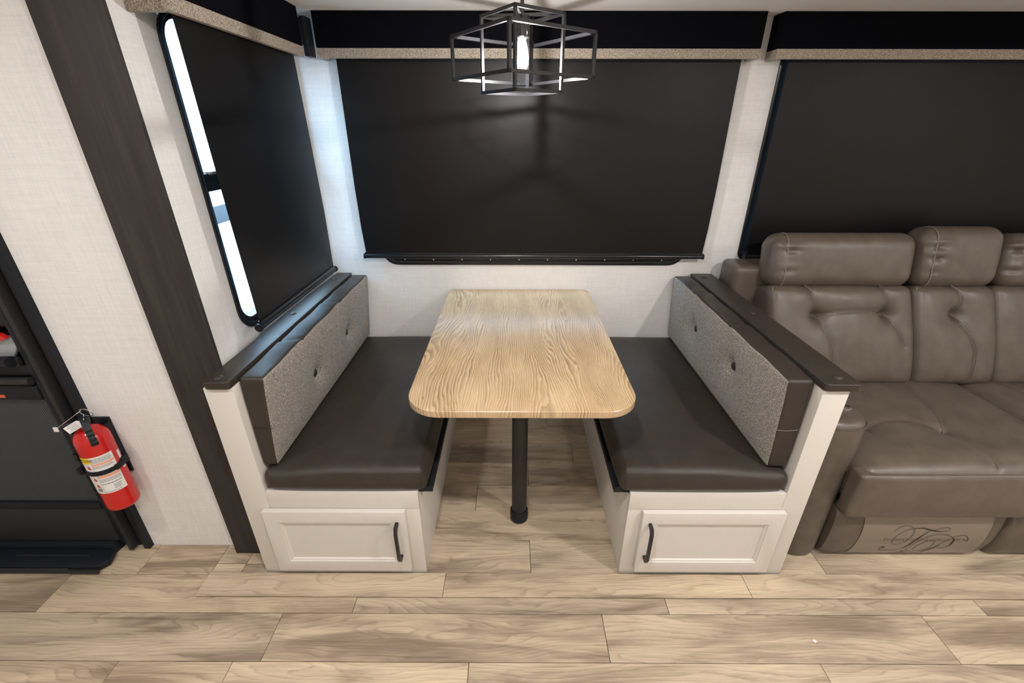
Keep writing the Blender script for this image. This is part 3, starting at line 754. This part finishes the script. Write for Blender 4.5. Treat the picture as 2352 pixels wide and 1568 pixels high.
def lines(a0, a1, z0, z1, n, m):
    for i in range(n):
        z = z1-(z1-z0)*(i+.5)/n; e = a1-rnd.uniform(0, 8); a = a0
        while a < e-2:
            b_ = min(e, a+rnd.uniform(4, 11)); t = patch(a, b_, z-(z1-z0)/n*.22, z+(z1-z0)/n*.22, .0509, 2); m.add(t.v, t.f); a = b_+1.4
lines(aL+3, A0+31, .520, .540, 4, m); lines(aL+3, A0+31, .497, .507, 2, m); lines(aL+3, A0+31, .437, .452, 3, m)
lines(aL+3, A0+31, .425, .433, 1, m); lines(aL+36, A0+22, .400, .421, 4, m); lines(aL+3, A0+20, .391, .397, 1, m)
obj('fine_print', m, MT['print_grey'], lb, keep=True, kind='stuff')
m = patch(aL+2, A0+32, .509, .518, .0507, 8); obj('label_band', m, MT['label_orange'], lb, keep=True)
obj('label_band', patch(aL+2, A0+32, .455, .466, .0507, 8), MT['label_orange'], lb, keep=True)
m = patch(aL-.6, aL+.6, .388, .520, .0508, 2); obj('label_rule', m, MT['print_grey'], lb, keep=True)
for z in (.505, .453, .425):
    m = M(); a = aL-13; m.add([ec(a-6, z-.008, .0511), ec(a+7, z-.009, .0511), ec(a+5, z-.001, .0511), ec(a, z+.004, .0511), ec(a-3, z+.009, .0511)], [(0, 1, 2, 3, 4)]); obj('label_pictogram', m, MT['print_red'], lb, keep=True)
t = patch(aL-22, aL-5, .398, .412, .0509, 4); obj('label_pictogram', t, MT['print_grey'], lb, keep=True)
obj('side_label', patch(A0+52, A0+68, .455, .530, .0505, 6), MT['label_white'], rt, keep=True)
# strap and bracket
m = M(); n_ = 30; vs = []; fs = []
for i in range(n_+1):
    a = A0-86+(172)*i/n_
    vs += [ec(a, .470, .0512), ec(a, .487, .0512), ec(a, .487, .0540), ec(a, .470, .0540)]
    if i:
        k = 4*i; fs += [(k-4, k, k+1, k-3), (k-3, k+1, k+2, k-2), (k-2, k+2, k+3, k-1), (k-1, k+3, k, k-4)]
m.add(vs, fs); obj('strap', m, MT['black_plastic'], rt, bevel=0)
obj('strap_buckle', M().box(EX-.062, EX-.046, EY-.045, EY-.020, .466, .491), MT['black_plastic'], rt, bevel=.003)
m = M().box(EX-.034, EX+.028, 1.2740, 1.2820, .40, .640)
m.box(EX+.022, EX+.0285, 1.240, 1.2745, .46, .625); m.box(EX+.036, EX+.056, 1.205, 1.235, .468, .489).box(EX+.026, EX+.052, 1.230, 1.262, .466, .496)
obj('bracket', m, MT['black_plastic'], rt, bevel=.002)
# valve, levers, pin, tag
obj('valve', M().lathe([(0, .648), (.015, .648), (.016, .652), (.016, .668), (.012, .674), (0, .674)], EX, EY, 20), MT['black_metal'], rt)
fx, fy = math.cos(math.radians(A0)), math.sin(math.radians(A0)); sx_, sy_ = -fy, fx
def L3(f, sd, z): return (EX+fx*f+sx_*sd, EY+fy*f+sy_*sd, z)
def lever(prof, wd, name, th=.005):
    m = M(); vs = []; fs = []
    for i, (f, z) in enumerate(prof):
        vs += [L3(f, -wd, z), L3(f, wd, z), L3(f, wd, z+th), L3(f, -wd, z+th)]
        if i: k = 4*i; fs += [(k-4, k-3, k+1, k), (k-3, k-2, k+2, k+1), (k-2, k-1, k+3, k+2), (k-1, k-4, k, k+3)]
    e = 4*(len(prof)-1); fs += [(0, 1, 2, 3), (e, e+1, e+2, e+3)]
    m.add(vs, fs); return obj(name, m, MT['black_plastic'], rt, bevel=.0012)
lever([(-.018, .674), (.0, .678), (.020, .682), (.036, .676), (.048, .664), (.052, .655), (.0585, .648), (.058, .640), (.0635, .634), (.062, .625), (.0665, .619), (.064, .610), (.067, .604), (.064, .594)], .0095, 'discharge_lever')
lever([(.0, .650), (.020, .652), (.034, .648), (.044, .640), (.050, .628)], .008, 'carry_handle')
rc = Vector(L3(.010, .014, .694)); m = M()
pr_ = [rc+Vector((.020*math.cos(a), -.006*math.sin(a), .018*math.sin(a))) for a in [2*math.pi*i/24 for i in range(24)]]
obj('pull_ring', m.tube(pr_, .0012, 6, closed=True), MT['chrome'], rt, label='steel ring of the safety pin')
m = M().tube([tuple(rc+Vector((-.012, 0, .010))), (EX-.012, EY-.030, .690), (EX-.044, EY-.048, .668)], .0010, 6)
obj('safety_pin', m, MT['chrome'], rt)
obj('nozzle', M().tube([(EX-.012, EY-.012, .664), (EX-.034, EY-.026, .664), (EX-.042, EY-.032, .660)], [.009, .009, .011], 14), MT['black_plastic'], rt)
obj('tamper_seal', M().box(EX-.056, EX-.042, EY-.050, EY-.046, .655, .672), MT['label_white'], rt, bevel=.001)
tg = Vector(L3(.030, -.004, .676)); ux = Vector((-.80, -.42, -.42)).normalized(); uz = Vector((-.35, .0, .93)); uz = (uz-ux*uz.dot(ux)).normalized(); un = ux.cross(uz)
pts = [(0, .004), (.010, .013), (.052, .013), (.052, -.013), (.010, -.013), (0, -.004)]
m = M(); a = [tg+ux*p+uz*q for p, q in pts]; b_ = [q+un*.0006 for q in a]; n6 = 6
m.add([tuple(q) for q in a+b_], [(0, 1, 2, 3, 4, 5), (11, 10, 9, 8, 7, 6)]+[(i, (i+1) % 6, 6+(i+1) % 6, 6+i) for i in range(6)])
tgo = obj('inspection_tag', m, MT['tag_paper'], rt, label='white paper tag on a tie')
m = M()
for i in range(5):
    q0 = -.009+.0042*i; e_ = .047-.004*(i % 3)
    q = [tg+ux*.014+uz*q0, tg+ux*e_+uz*q0, tg+ux*e_+uz*(q0+.0013), tg+ux*.014+uz*(q0+.0013)]
    m.add([tuple(v-un*.0004) for v in q], [(0, 1, 2, 3)]); m.add([tuple(v+un*.0010) for v in q], [(0, 1, 2, 3)])
obj('tag_print', m, MT['print_grey'], tgo, keep=True, kind='stuff')
obj('tag_tie', M().tube([tuple(tg), tuple(tg+Vector((.006, .002, .008))), tuple(rc+Vector((-.012, 0, -.008)))], .0009, 6), MT['label_white'], rt)

# ------------------------------------------------------------------ reclining sofa
LT = MT['leather_taupe']
sf = root('reclining_sofa', (2.0, 1.75, .002), 'taupe leather reclining sofa with tufted backs and headrest rolls', 'sofa')
# arm: front profile rounded, leaning outwards a little
def arm():
    n1, n2 = 22, 16
    m = M(); vs = []; fs = []
    # rings along z; plan shape = stadium front, straight back
    zs = [.004, .03, .10, .2, .3, .4, .5, .56, .585, .600, .608, .611]
    sh = [.006, .0, 0, 0, 0, 0, 0, 0, .003, .009, .020, .036]
    for z, q in zip(zs, sh):
        t = z/.61
        x0 = 1.096+.016*t+q; x1 = 1.219+.080*t-q; yf = 1.232+.052*t+q; yb = 2.14
        r = (x1-x0)/2; cxm = (x0+x1)/2; rr = min(r, .045+.06*t)
        ring = []
        for i in range(n1+1):
            a = math.pi+math.pi*i/n1
            # superellipse front
            ex = math.copysign(abs(math.cos(a))**(.75 if t < .9 else .9), math.cos(a)); ey = -abs(math.sin(a))**(.75)
            ring.append((cxm+r*ex, yf+rr+rr*ey, z))
        ring.append((x1, yb, z)); ring.append((x0, yb, z))
        vs += ring; k = len(ring)
    for i in range(len(zs)-1):
        for j in range(k):
            fs.append((i*k+j, i*k+(j+1) % k, (i+1)*k+(j+1) % k, (i+1)*k+j))
    fs.append(tuple((len(zs)-1)*k+j for j in range(k)))
    return m.add(vs, fs)
ar = obj('armrest', arm(), LT, sf, smooth=60)
zp = .588; pts = []
for i in range(23):
    a = math.pi+math.pi*i/22; t = zp/.61; r = (1.219+.080*t-1.096-.016*t)/2+.0015; cxm = (1.096+.016*t+1.219+.080*t)/2; yf = 1.232+.052*t+.003; rr = min(r, .105)
    pts.append((cxm+r*math.copysign(abs(math.cos(a))**.9, math.cos(a)), yf+rr-rr*abs(math.sin(a))**.75-.001, zp))
pts = [(pts[0][0], 1.9, zp)]+pts+[(pts[-1][0], 1.9, zp)]
obj('piping', M().tube(pts, .0022, 6), LT, ar)
obj('recline_button', M().lathe([(.022, .6105), (.022, .6145), (.018, .6165), (.014, .6150), (0, .6150)], 1.246, 1.395, 24), MT['chrome'], ar, label='silver round control button')
# rear wing at the left end of the back
def dw(p, n):
    d = Vector((0, 0, 0))
    if n.y < -.3: d.y -= .010*(1-(p.x/.11)**4)
    if n.z > .3: d.z += .004
    return d
wg = obj('back_wing', pillow((1.190, 2.165, .68), (.115, .085, .272), .028, (8, 6, 14), dw), LT, sf, keep=True, smooth=60)
obj('piping', M().tube([(1.108, 2.079, .42), (1.107, 2.077, .6), (1.106, 2.077, .8), (1.106, 2.080, .925), (1.108, 2.095, .944), (1.112, 2.16, .953)], .0020, 6), MT['stitch'], wg)

def seg_x(p): return p
# seat cushions
def seat(x0, x1, name, tufts, grooves, front=True, hump=.016):
    y0, y1 = 1.199, 1.90; z0, z1 = .28, .468
    c = ((x0+x1)/2, (y0+y1)/2, (z0+z1)/2); h = ((x1-x0)/2, (y1-y0)/2, (z1-z0)/2)
    def disp(p, n):
        d = Vector((0, 0, 0)); u, v = p.x/h[0], p.y/h[1]; wx, wy = p.x+c[0], p.y+c[1]
        if n.z > .2:
            k = (1-abs(u)**5)*(1-abs(v)**6); d.z += hump*k*(1-.35*(v+1)/2)
            for (tx, ty, a) in tufts:
                r = math.hypot(wx-tx, wy-ty); d.z -= a*gs(r, .030)+a*.8*gs(r, .10)
            for g in grooves: d.z -= .006*gs(pld((wx, wy), g), .008)
            d.z += .0016*math.sin(23*wx+7*wy)*k
            d.z += .010*gs(v+.76, .16)*k
        if n.y < -.2:
            d.y -= .008*(1-abs(u)**6)*(1-(p.z/h[2])**2)
        return d
    o = obj(name, pillow(c, h, .045, (max(14, int((x1-x0)/.011)), 62, 6), disp), LT, sf, keep=True, smooth=65)
    for g in grooves:
        pts = []
        for q in catmull([(a, b_, 0) for a, b_ in g], 8):
            u, v = (q.x-c[0])/h[0], (q.y-c[1])/h[1]
            k = (1-abs(u)**5)*(1-abs(v)**6); z = z1+hump*k*(1-.35*(v+1)/2)-.006+.0016*math.sin(23*q.x+7*q.y)*k+.010*gs(v+.76, .16)*k
            for (tx, ty, a) in tufts:
                r = math.hypot(q.x-tx, q.y-ty); z -= a*gs(r, .030)+a*.8*gs(r, .10)
            if v < -.9: z -= .045*((-.9-v)/.1)**2*.4
            pts.append((q.x, q.y, z+.0006))
        obj('stitched_seam', M().tube(pts, .0013, 5), LT, o)
    return o
T1 = (1.735, 1.452, .017)
s1 = seat(1.243, 2.130, 'seat_cushion', [T1, (1.42, 1.475, .012)],
     [[(1.840, 1.80), (1.805, 1.68), (1.778, 1.56), T1[:2]], [T1[:2], (1.742, 1.34), (1.737, 1.27), (1.722, 1.225)], [T1[:2], (1.70, 1.478), (1.62, 1.505), (1.52, 1.50), (1.44, 1.472), (1.42, 1.455)],
      [(1.42, 1.455), (1.462, 1.36), (1.475, 1.29)]])
seat(2.137, 2.72, 'seat_cushion', [(2.30, 1.46, .014)], [[(2.30, 1.80), (2.33, 1.6), (2.30, 1.46)]])
obj('piping', M().tube([(1.236, 1.1985, .4545), (1.40, 1.1975, .4555), (1.65, 1.1970, .4555), (1.888, 1.1985, .4550)], .0018, 6), MT['stitch'], s1)
# footrests
def footrest(x0, x1, film=False):
    def d1(p, n):
        d = Vector((0, 0, 0)); h0 = (x1-x0)/2
        if n.y < -.2: d.y -= .014*(1-abs(p.x/h0)**9)*(1-(p.z/.0995)**2)-.0015*math.sin(9*p.x)
        return d
    fp = obj('footrest_pad', pillow(((x0+x1)/2, 1.226, .3575), ((x1-x0)/2, .032, .0995), .014, (30, 3, 10), d1), LT, sf, keep=True, smooth=60)
    # flap below: curved in at the bottom
    prof = [(1.246, .252), (1.233, .245), (1.225, .22), (1.222, .17), (1.224, .10), (1.231, .05), (1.245, .018), (1.268, .006)]
    pr2 = catmull([(a, b_, 0) for a, b_ in prof], 3); m = M(); vs = []; fs = []
    nx = 24
    for j, q in enumerate(pr2):
        t = max(0, (.10-q.y)/.10); ins2 = .055*t*t
        for i in range(nx+1):
            u = i/nx; x = x0+.006+(x1-x0-.012-ins2)*u
            e = min(u, 1-u)*(x1-x0); yy = q.x+.012*gs(e, .012)
            vs.append((x, yy, q.y))
    k = nx+1; nj = len(pr2)
    for j in range(nj-1):
        for i in range(nx): fs.append((j*k+i, (j+1)*k+i, (j+1)*k+i+1, j*k+i+1))
    nv = len(vs); vs += [(a, 1.30, z) for a, y_, z in vs]
    fs += [tuple(nv+i for i in f[::-1]) for f in fs[:]]
    rim = [i for i in range(k)]+[j*k+nx for j in range(1, nj)]+[(nj-1)*k+i for i in range(nx-1, -1, -1)]+[j*k for j in range(nj-2, 0, -1)]
    fs += [(rim[i], rim[(i+1) % len(rim)], nv+rim[(i+1) % len(rim)], nv+rim[i]) for i in range(len(rim))]
    fl2 = obj('footrest_flap', m.add(vs, fs), LT, sf, smooth=60)
    if film:
        def sy(z):
            for a, b_ in zip(pr2, pr2[1:]):
                if b_.y <= z <= a.y: t = (a.y-z)/(a.y-b_.y+1e-9); return a.x+(b_.x-a.x)*t
            return 1.26
        def onp(x, z, off): return (x, sy(z)-off, z)
        m = M(); vs = []; fs = []
        zz = [.236-.0135*i for i in range(17)]
        for j, z in enumerate(zz):
            for i in range(25):
                vs.append(onp(1.333+(1.822-1.333)*i/24+.010*math.sin(3.1*j/16), z, .0016+.0005*math.sin(i*1.7+j*.4)))
        for j in range(len(zz)-1):
            for i in range(24): fs.append((j*25+i, (j+1)*25+i, (j+1)*25+i+1, j*25+i+1))
        fm_ = obj('protective_film', m.add(vs, fs), MT['film'], fl2, keep=True, smooth=60, label='clear film with brown script letters')
        S = [([(1.465,.162),(1.476,.182),(1.492,.191),(1.507,.193),(1.524,.188),(1.538,.173),(1.543,.153),(1.539,.129),(1.528,.109),(1.514,.095),(1.501,.088),(1.489,.091),(1.48,.101),(1.477,.119),(1.483,.138),(1.495,.156),(1.511,.171),(1.53,.177),(1.551,.18)], .0013, .0013),
             ([(1.535,.177),(1.555,.181),(1.575,.18),(1.597,.172),(1.621,.167),(1.642,.164),(1.656,.165)], .0012, .0048),
             ([(1.656,.165),(1.669,.168),(1.675,.176),(1.667,.183),(1.648,.183),(1.631,.179),(1.616,.173)], .0013, .0013),
             ([(1.602,.169),(1.587,.15),(1.575,.131),(1.562,.109),(1.551,.086),(1.538,.07),(1.519,.056)], .0014, .0046),
             ([(1.519,.056),(1.497,.048),(1.472,.048),(1.456,.052),(1.447,.061),(1.449,.072),(1.46,.075)], .0017, .0017),
             ([(1.766,.106),(1.764,.124),(1.752,.139),(1.733,.143),(1.715,.139),(1.7,.129),(1.686,.116),(1.675,.097)], .0013, .0013),
             ([(1.675,.097),(1.66,.074),(1.643,.055),(1.625,.037),(1.605,.026)], .0013, .0048),
             ([(1.605,.026),(1.576,.022),(1.551,.024),(1.537,.029),(1.54,.038),(1.552,.04)], .0015, .0015),
             ([(1.668,.073),(1.686,.069),(1.704,.075)], .0013, .0015), ([(1.704,.075),(1.713,.092),(1.713,.117),(1.701,.132)], .0015, .0050),
             ([(1.701,.132),(1.679,.144),(1.649,.148),(1.621,.143),(1.599,.131),(1.58,.112),(1.565,.088),(1.556,.067),(1.556,.053),(1.565,.045),(1.586,.043),(1.61,.049),(1.63,.062),(1.642,.081),(1.644,.106),(1.631,.114),(1.611,.109),(1.593,.092),(1.582,.071),(1.582,.056)], .0015, .0015),
             ([(1.452,.071),(1.458,.070),(1.466,.073)], .003, .0055), ([(1.546,.037),(1.551,.037),(1.558,.041)], .003, .0045)]
        m = M()
        for pl, wa, wb in S:
            c = catmull([(a, b_, 0) for a, b_ in pl], 5); n = len(c); vs = []
            for i, q in enumerate(c):
                t = (c[min(i+1, n-1)]-c[max(i-1, 0)]).normalized(); nn = Vector((-t.y, t.x, 0)); wd = (wa+(wb-wa)*math.sin(math.pi*i/(n-1))**1.5)/2*1.25
                for sg in (-1, 1):
                    r2 = q+nn*wd*sg; vs.append(onp(r2.x, r2.y, .0030))
            m.add(vs, [(2*i, 2*i+1, 2*i+3, 2*i+2) for i in range(n-1)])
        obj('script_monogram', m, MT['print_brown'], fm_, keep=True, label='brown script letters TP')
        cu = bpy.data.curves.new('t', 'FONT'); cu.body = 'THOMAS PAYNE COLLECTION'; cu.size = .024; cu.align_x = 'CENTER'; cu.align_y = 'CENTER'
        to = bpy.data.objects.new('t', cu); COL.objects.link(to); dg = bpy.context.evaluated_depsgraph_get()
        me = bpy.data.meshes.new_from_object(to.evaluated_get(dg)); bpy.data.objects.remove(to)
        wd = max(v.co.x for v in me.vertices)*2; m = M(); m.v = [onp(1.606+v.co.x*.33/wd, .115+v.co.y, .0027) for v in me.vertices]; m.f = [tuple(p.vertices) for p in me.polygons]
        obj('faint_lettering', m, MT['print_faint'], fm_, keep=True, label='faint brown capital letters')
footrest(1.228, 1.893, True); footrest(1.900, 2.28); footrest(2.287, 2.9)

# backs and head rolls (lean backwards)
def back(x0, x1, tufts, grooves, ztop=.875, arc=.010):
    R = Matrix.Rotation(math.radians(-19), 3, 'X'); hz = .235; hy = .085
    c = Vector(((x0+x1)/2, 1.965, .655)); h = ((x1-x0)/2, hy, hz)
    def tf(x, z, off=0): return c+R @ Vector((x-c.x, -hy+off, z))
    def hgt(lx, lz, wx):
        u, v = lx/h[0], lz/hz; k = (1-abs(u)**5)*(1-abs(v)**6)
        q = .030*k
        for (tx, tz, a) in tufts:
            r = math.hypot(wx-tx, (lz-tz)); q -= a*1.25*gs(r, .026)+a*1.15*gs(r, .10)
        q += .0018*math.sin(17*wx+11*lz)*k
        return q
    def disp(p, n):
        d = Vector((0, 0, 0)); wx = p.x+c.x
        d.y -= .016*(1-((p.z+.10)/.34)**2)*(n.y < 0)
        if n.y < -.15:
            q = hgt(p.x, p.z, wx)
            for g in grooves: q -= .008*gs(pld((wx, p.z), g), .009)+.006*gs(pld((wx, p.z), g), .035)
            d.y -= q
        if abs(n.x) > .3: d.x += math.copysign(.004, n.x)
        d.x += -.018*p.z/hz-.005+.010*(p.x/h[0])*(1-(p.z/hz)**2)
        return d
    o = obj('back_cushion', pillow(c, h, .035, (max(12, int((x1-x0)/.010)), 5, 46), disp, R), LT, sf, keep=True, smooth=65)
    for g in grooves:
        pts = []
        for q in catmull([(a, b_, 0) for a, b_ in g], 6):
            pts.append(tuple(c+R @ Vector((q.x-c.x-.018*q.y/hz-.005+.010*((q.x-c.x)/h[0])*(1-(q.y/hz)**2), -hy-hgt(q.x-c.x, q.y, q.x)-.016*(1-((q.y+.10)/.34)**2)+.0050, q.y))))
        obj('stitched_seam', M().tube(pts, .0013, 5), LT, o)
    e = x0+.034
    return o, c, R
def lx(x): return x
b1, c1, R1 = back(1.216, 1.868, [(1.425, .093, .020), (1.742, .100, .020)],
   [[(1.372, .235), (1.402, .20), (1.412, .15), (1.425, .093)], [(1.425, .093), (1.455, .03), (1.475, -.04), (1.478, -.13), (1.47, -.2)], [(1.425, .093), (1.50, .110), (1.58, .122), (1.66, .121), (1.742, .100)], [(1.742, .100), (1.75, .15), (1.738, .2), (1.72, .235)], [(1.742, .100), (1.79, .02), (1.81, -.05)]])
b2, _, _ = back(1.882, 2.245, [(2.066, .100, .022)], [[(2.05, .235), (2.085, .20), (2.09, .15), (2.066, .100)], [(2.066, .100), (2.11, .02), (2.135, -.07), (2.12, -.2)]])
b3, _, _ = back(2.255, 2.90, [(2.50, .1, .02)], [[(2.46, .235), (2.49, .16), (2.50, .1)]])
def piping(b_, x, dx=0):
    pts = []
    for z in (-.21, -.12, 0, .10, .19, .225):
        pts.append(tuple(c1+R1 @ Vector((x-c1.x-.018*z/.235-.005-.008*(1-(z/.235)**2), -.0785-.016*(1-((z+.10)/.34)**2), z))))
    obj('piping', M().tube(pts, .0020, 6), MT['stitch'], b_)
piping(b1, 1.226); piping(b2, 1.893)
def roll(x0, x1, dz=0, pinch=(), rs=1.0):
    R = Matrix.Rotation(math.radians(-13), 3, 'X')
    c = Vector(((x0+x1)/2, 2.055, .993+dz/2)); h = ((x1-x0)/2, .082, .122+dz/2)
    def disp(p, n):
        d = Vector((0, 0, 0)); u = p.x/h[0]; wx = p.x+c.x
        e = (1-abs(u)**10)
        if n.y < -.1: d.y -= .010*e*(1-(p.z/h[2])**2)
        if n.z > .2: d.z += .006*e
        for (px, pz, a) in pinch:
            g = gs(wx-px, .026)*gs(p.z-pz, .010); d -= n*a*g; d += n*a*.4*gs(wx-px, .05)*gs(p.z-pz-.022, .012)
        return d
    o = obj('head_roll', pillow(c, h, .062, (max(12, int((x1-x0)/.012)), 3, 14), disp, R, k=8), LT, sf, keep=True, smooth=65)
    return o, c, R, h
r1, cc, RR, hh = roll(1.186, 1.846, 0, [(1.262, .045, .013), (1.262, -.045, .008)])
r2, cc2, RR2, hh2 = roll(1.862, 2.232, .030, [(1.922, .05, .014), (1.922, .0, .014), (1.922, -.06, .005)])
r3, _, _, _ = roll(2.246, 2.90, 0, [(2.29, .05, .018), (2.29, -.04, .012)])
def rollpipe(o, c, R, h, x):
    pts = []
    for a in range(-20, 200, 12):
        t = math.radians(a); y_ = -math.cos(math.radians(a-90))*0; 
        pts.append(tuple(c+R @ Vector((x-c.x+.003*math.sin(a*.12), -(h[1]+.002)*math.sin(t)**.6 if math.sin(t) > 0 else 0, -math.cos(t)*(h[2]+.003)))))
    pts = [q for q in pts]
    obj('piping', M().tube(pts, .0020, 6), MT['stitch'], o)
def ring_pts(c, R, h, x):
    # follow the rounded section of the roll at x
    r = .062; out = []
    for (cy, cz, a0) in ((0, -1, 180), (0, 1, 90)):
        pass
    sec = []
    for i in range(7): a = math.radians(250-70*i/6); sec.append((-(h[1]-r)+r*math.cos(a), -(h[2]-r)+r*math.sin(a)))
    for i in range(10): a = math.radians(180-110*i/9); sec.append((-(h[1]-r)+r*math.cos(a), (h[2]-r)+r*math.sin(a)))
    for y_, z_ in sec:
        u = math.hypot(y_, z_); out.append(tuple(c+R @ Vector((x-c.x, y_*(1+.006/abs(y_)) if abs(y_) > .01 else y_, z_*(1+.005/abs(z_)) if abs(z_) > .01 else z_))))
    return out
obj('piping', M().tube(ring_pts(cc, RR, hh, 1.240), .0020, 6), MT['stitch'], r1)
obj('piping', M().tube(ring_pts(cc2, RR2, hh2, 1.902), .0020, 6), MT['stitch'], r2)
obj('base', M().box(1.25, 2.9, 1.32, 2.12, .03, .275), MT['dark_grey'], sf)
obj('back_shell', M().box(1.28, 2.9, 2.13, 2.235, .05, .93), LT, sf, bevel=.02)
# crumbs on the floor
cr = obj('paper_scrap', M().add([(1.012, .912, .0015), (1.020, .915, .0025), (1.026, .908, .0012), (1.016, .904, .001), (1.018, .909, .004)], [(0, 1, 4), (1, 2, 4), (2, 3, 4), (3, 0, 4), (3, 2, 1, 0)]), MT['tag_paper'], label='tiny cream scrap lying on the floor planks', cat='scrap')
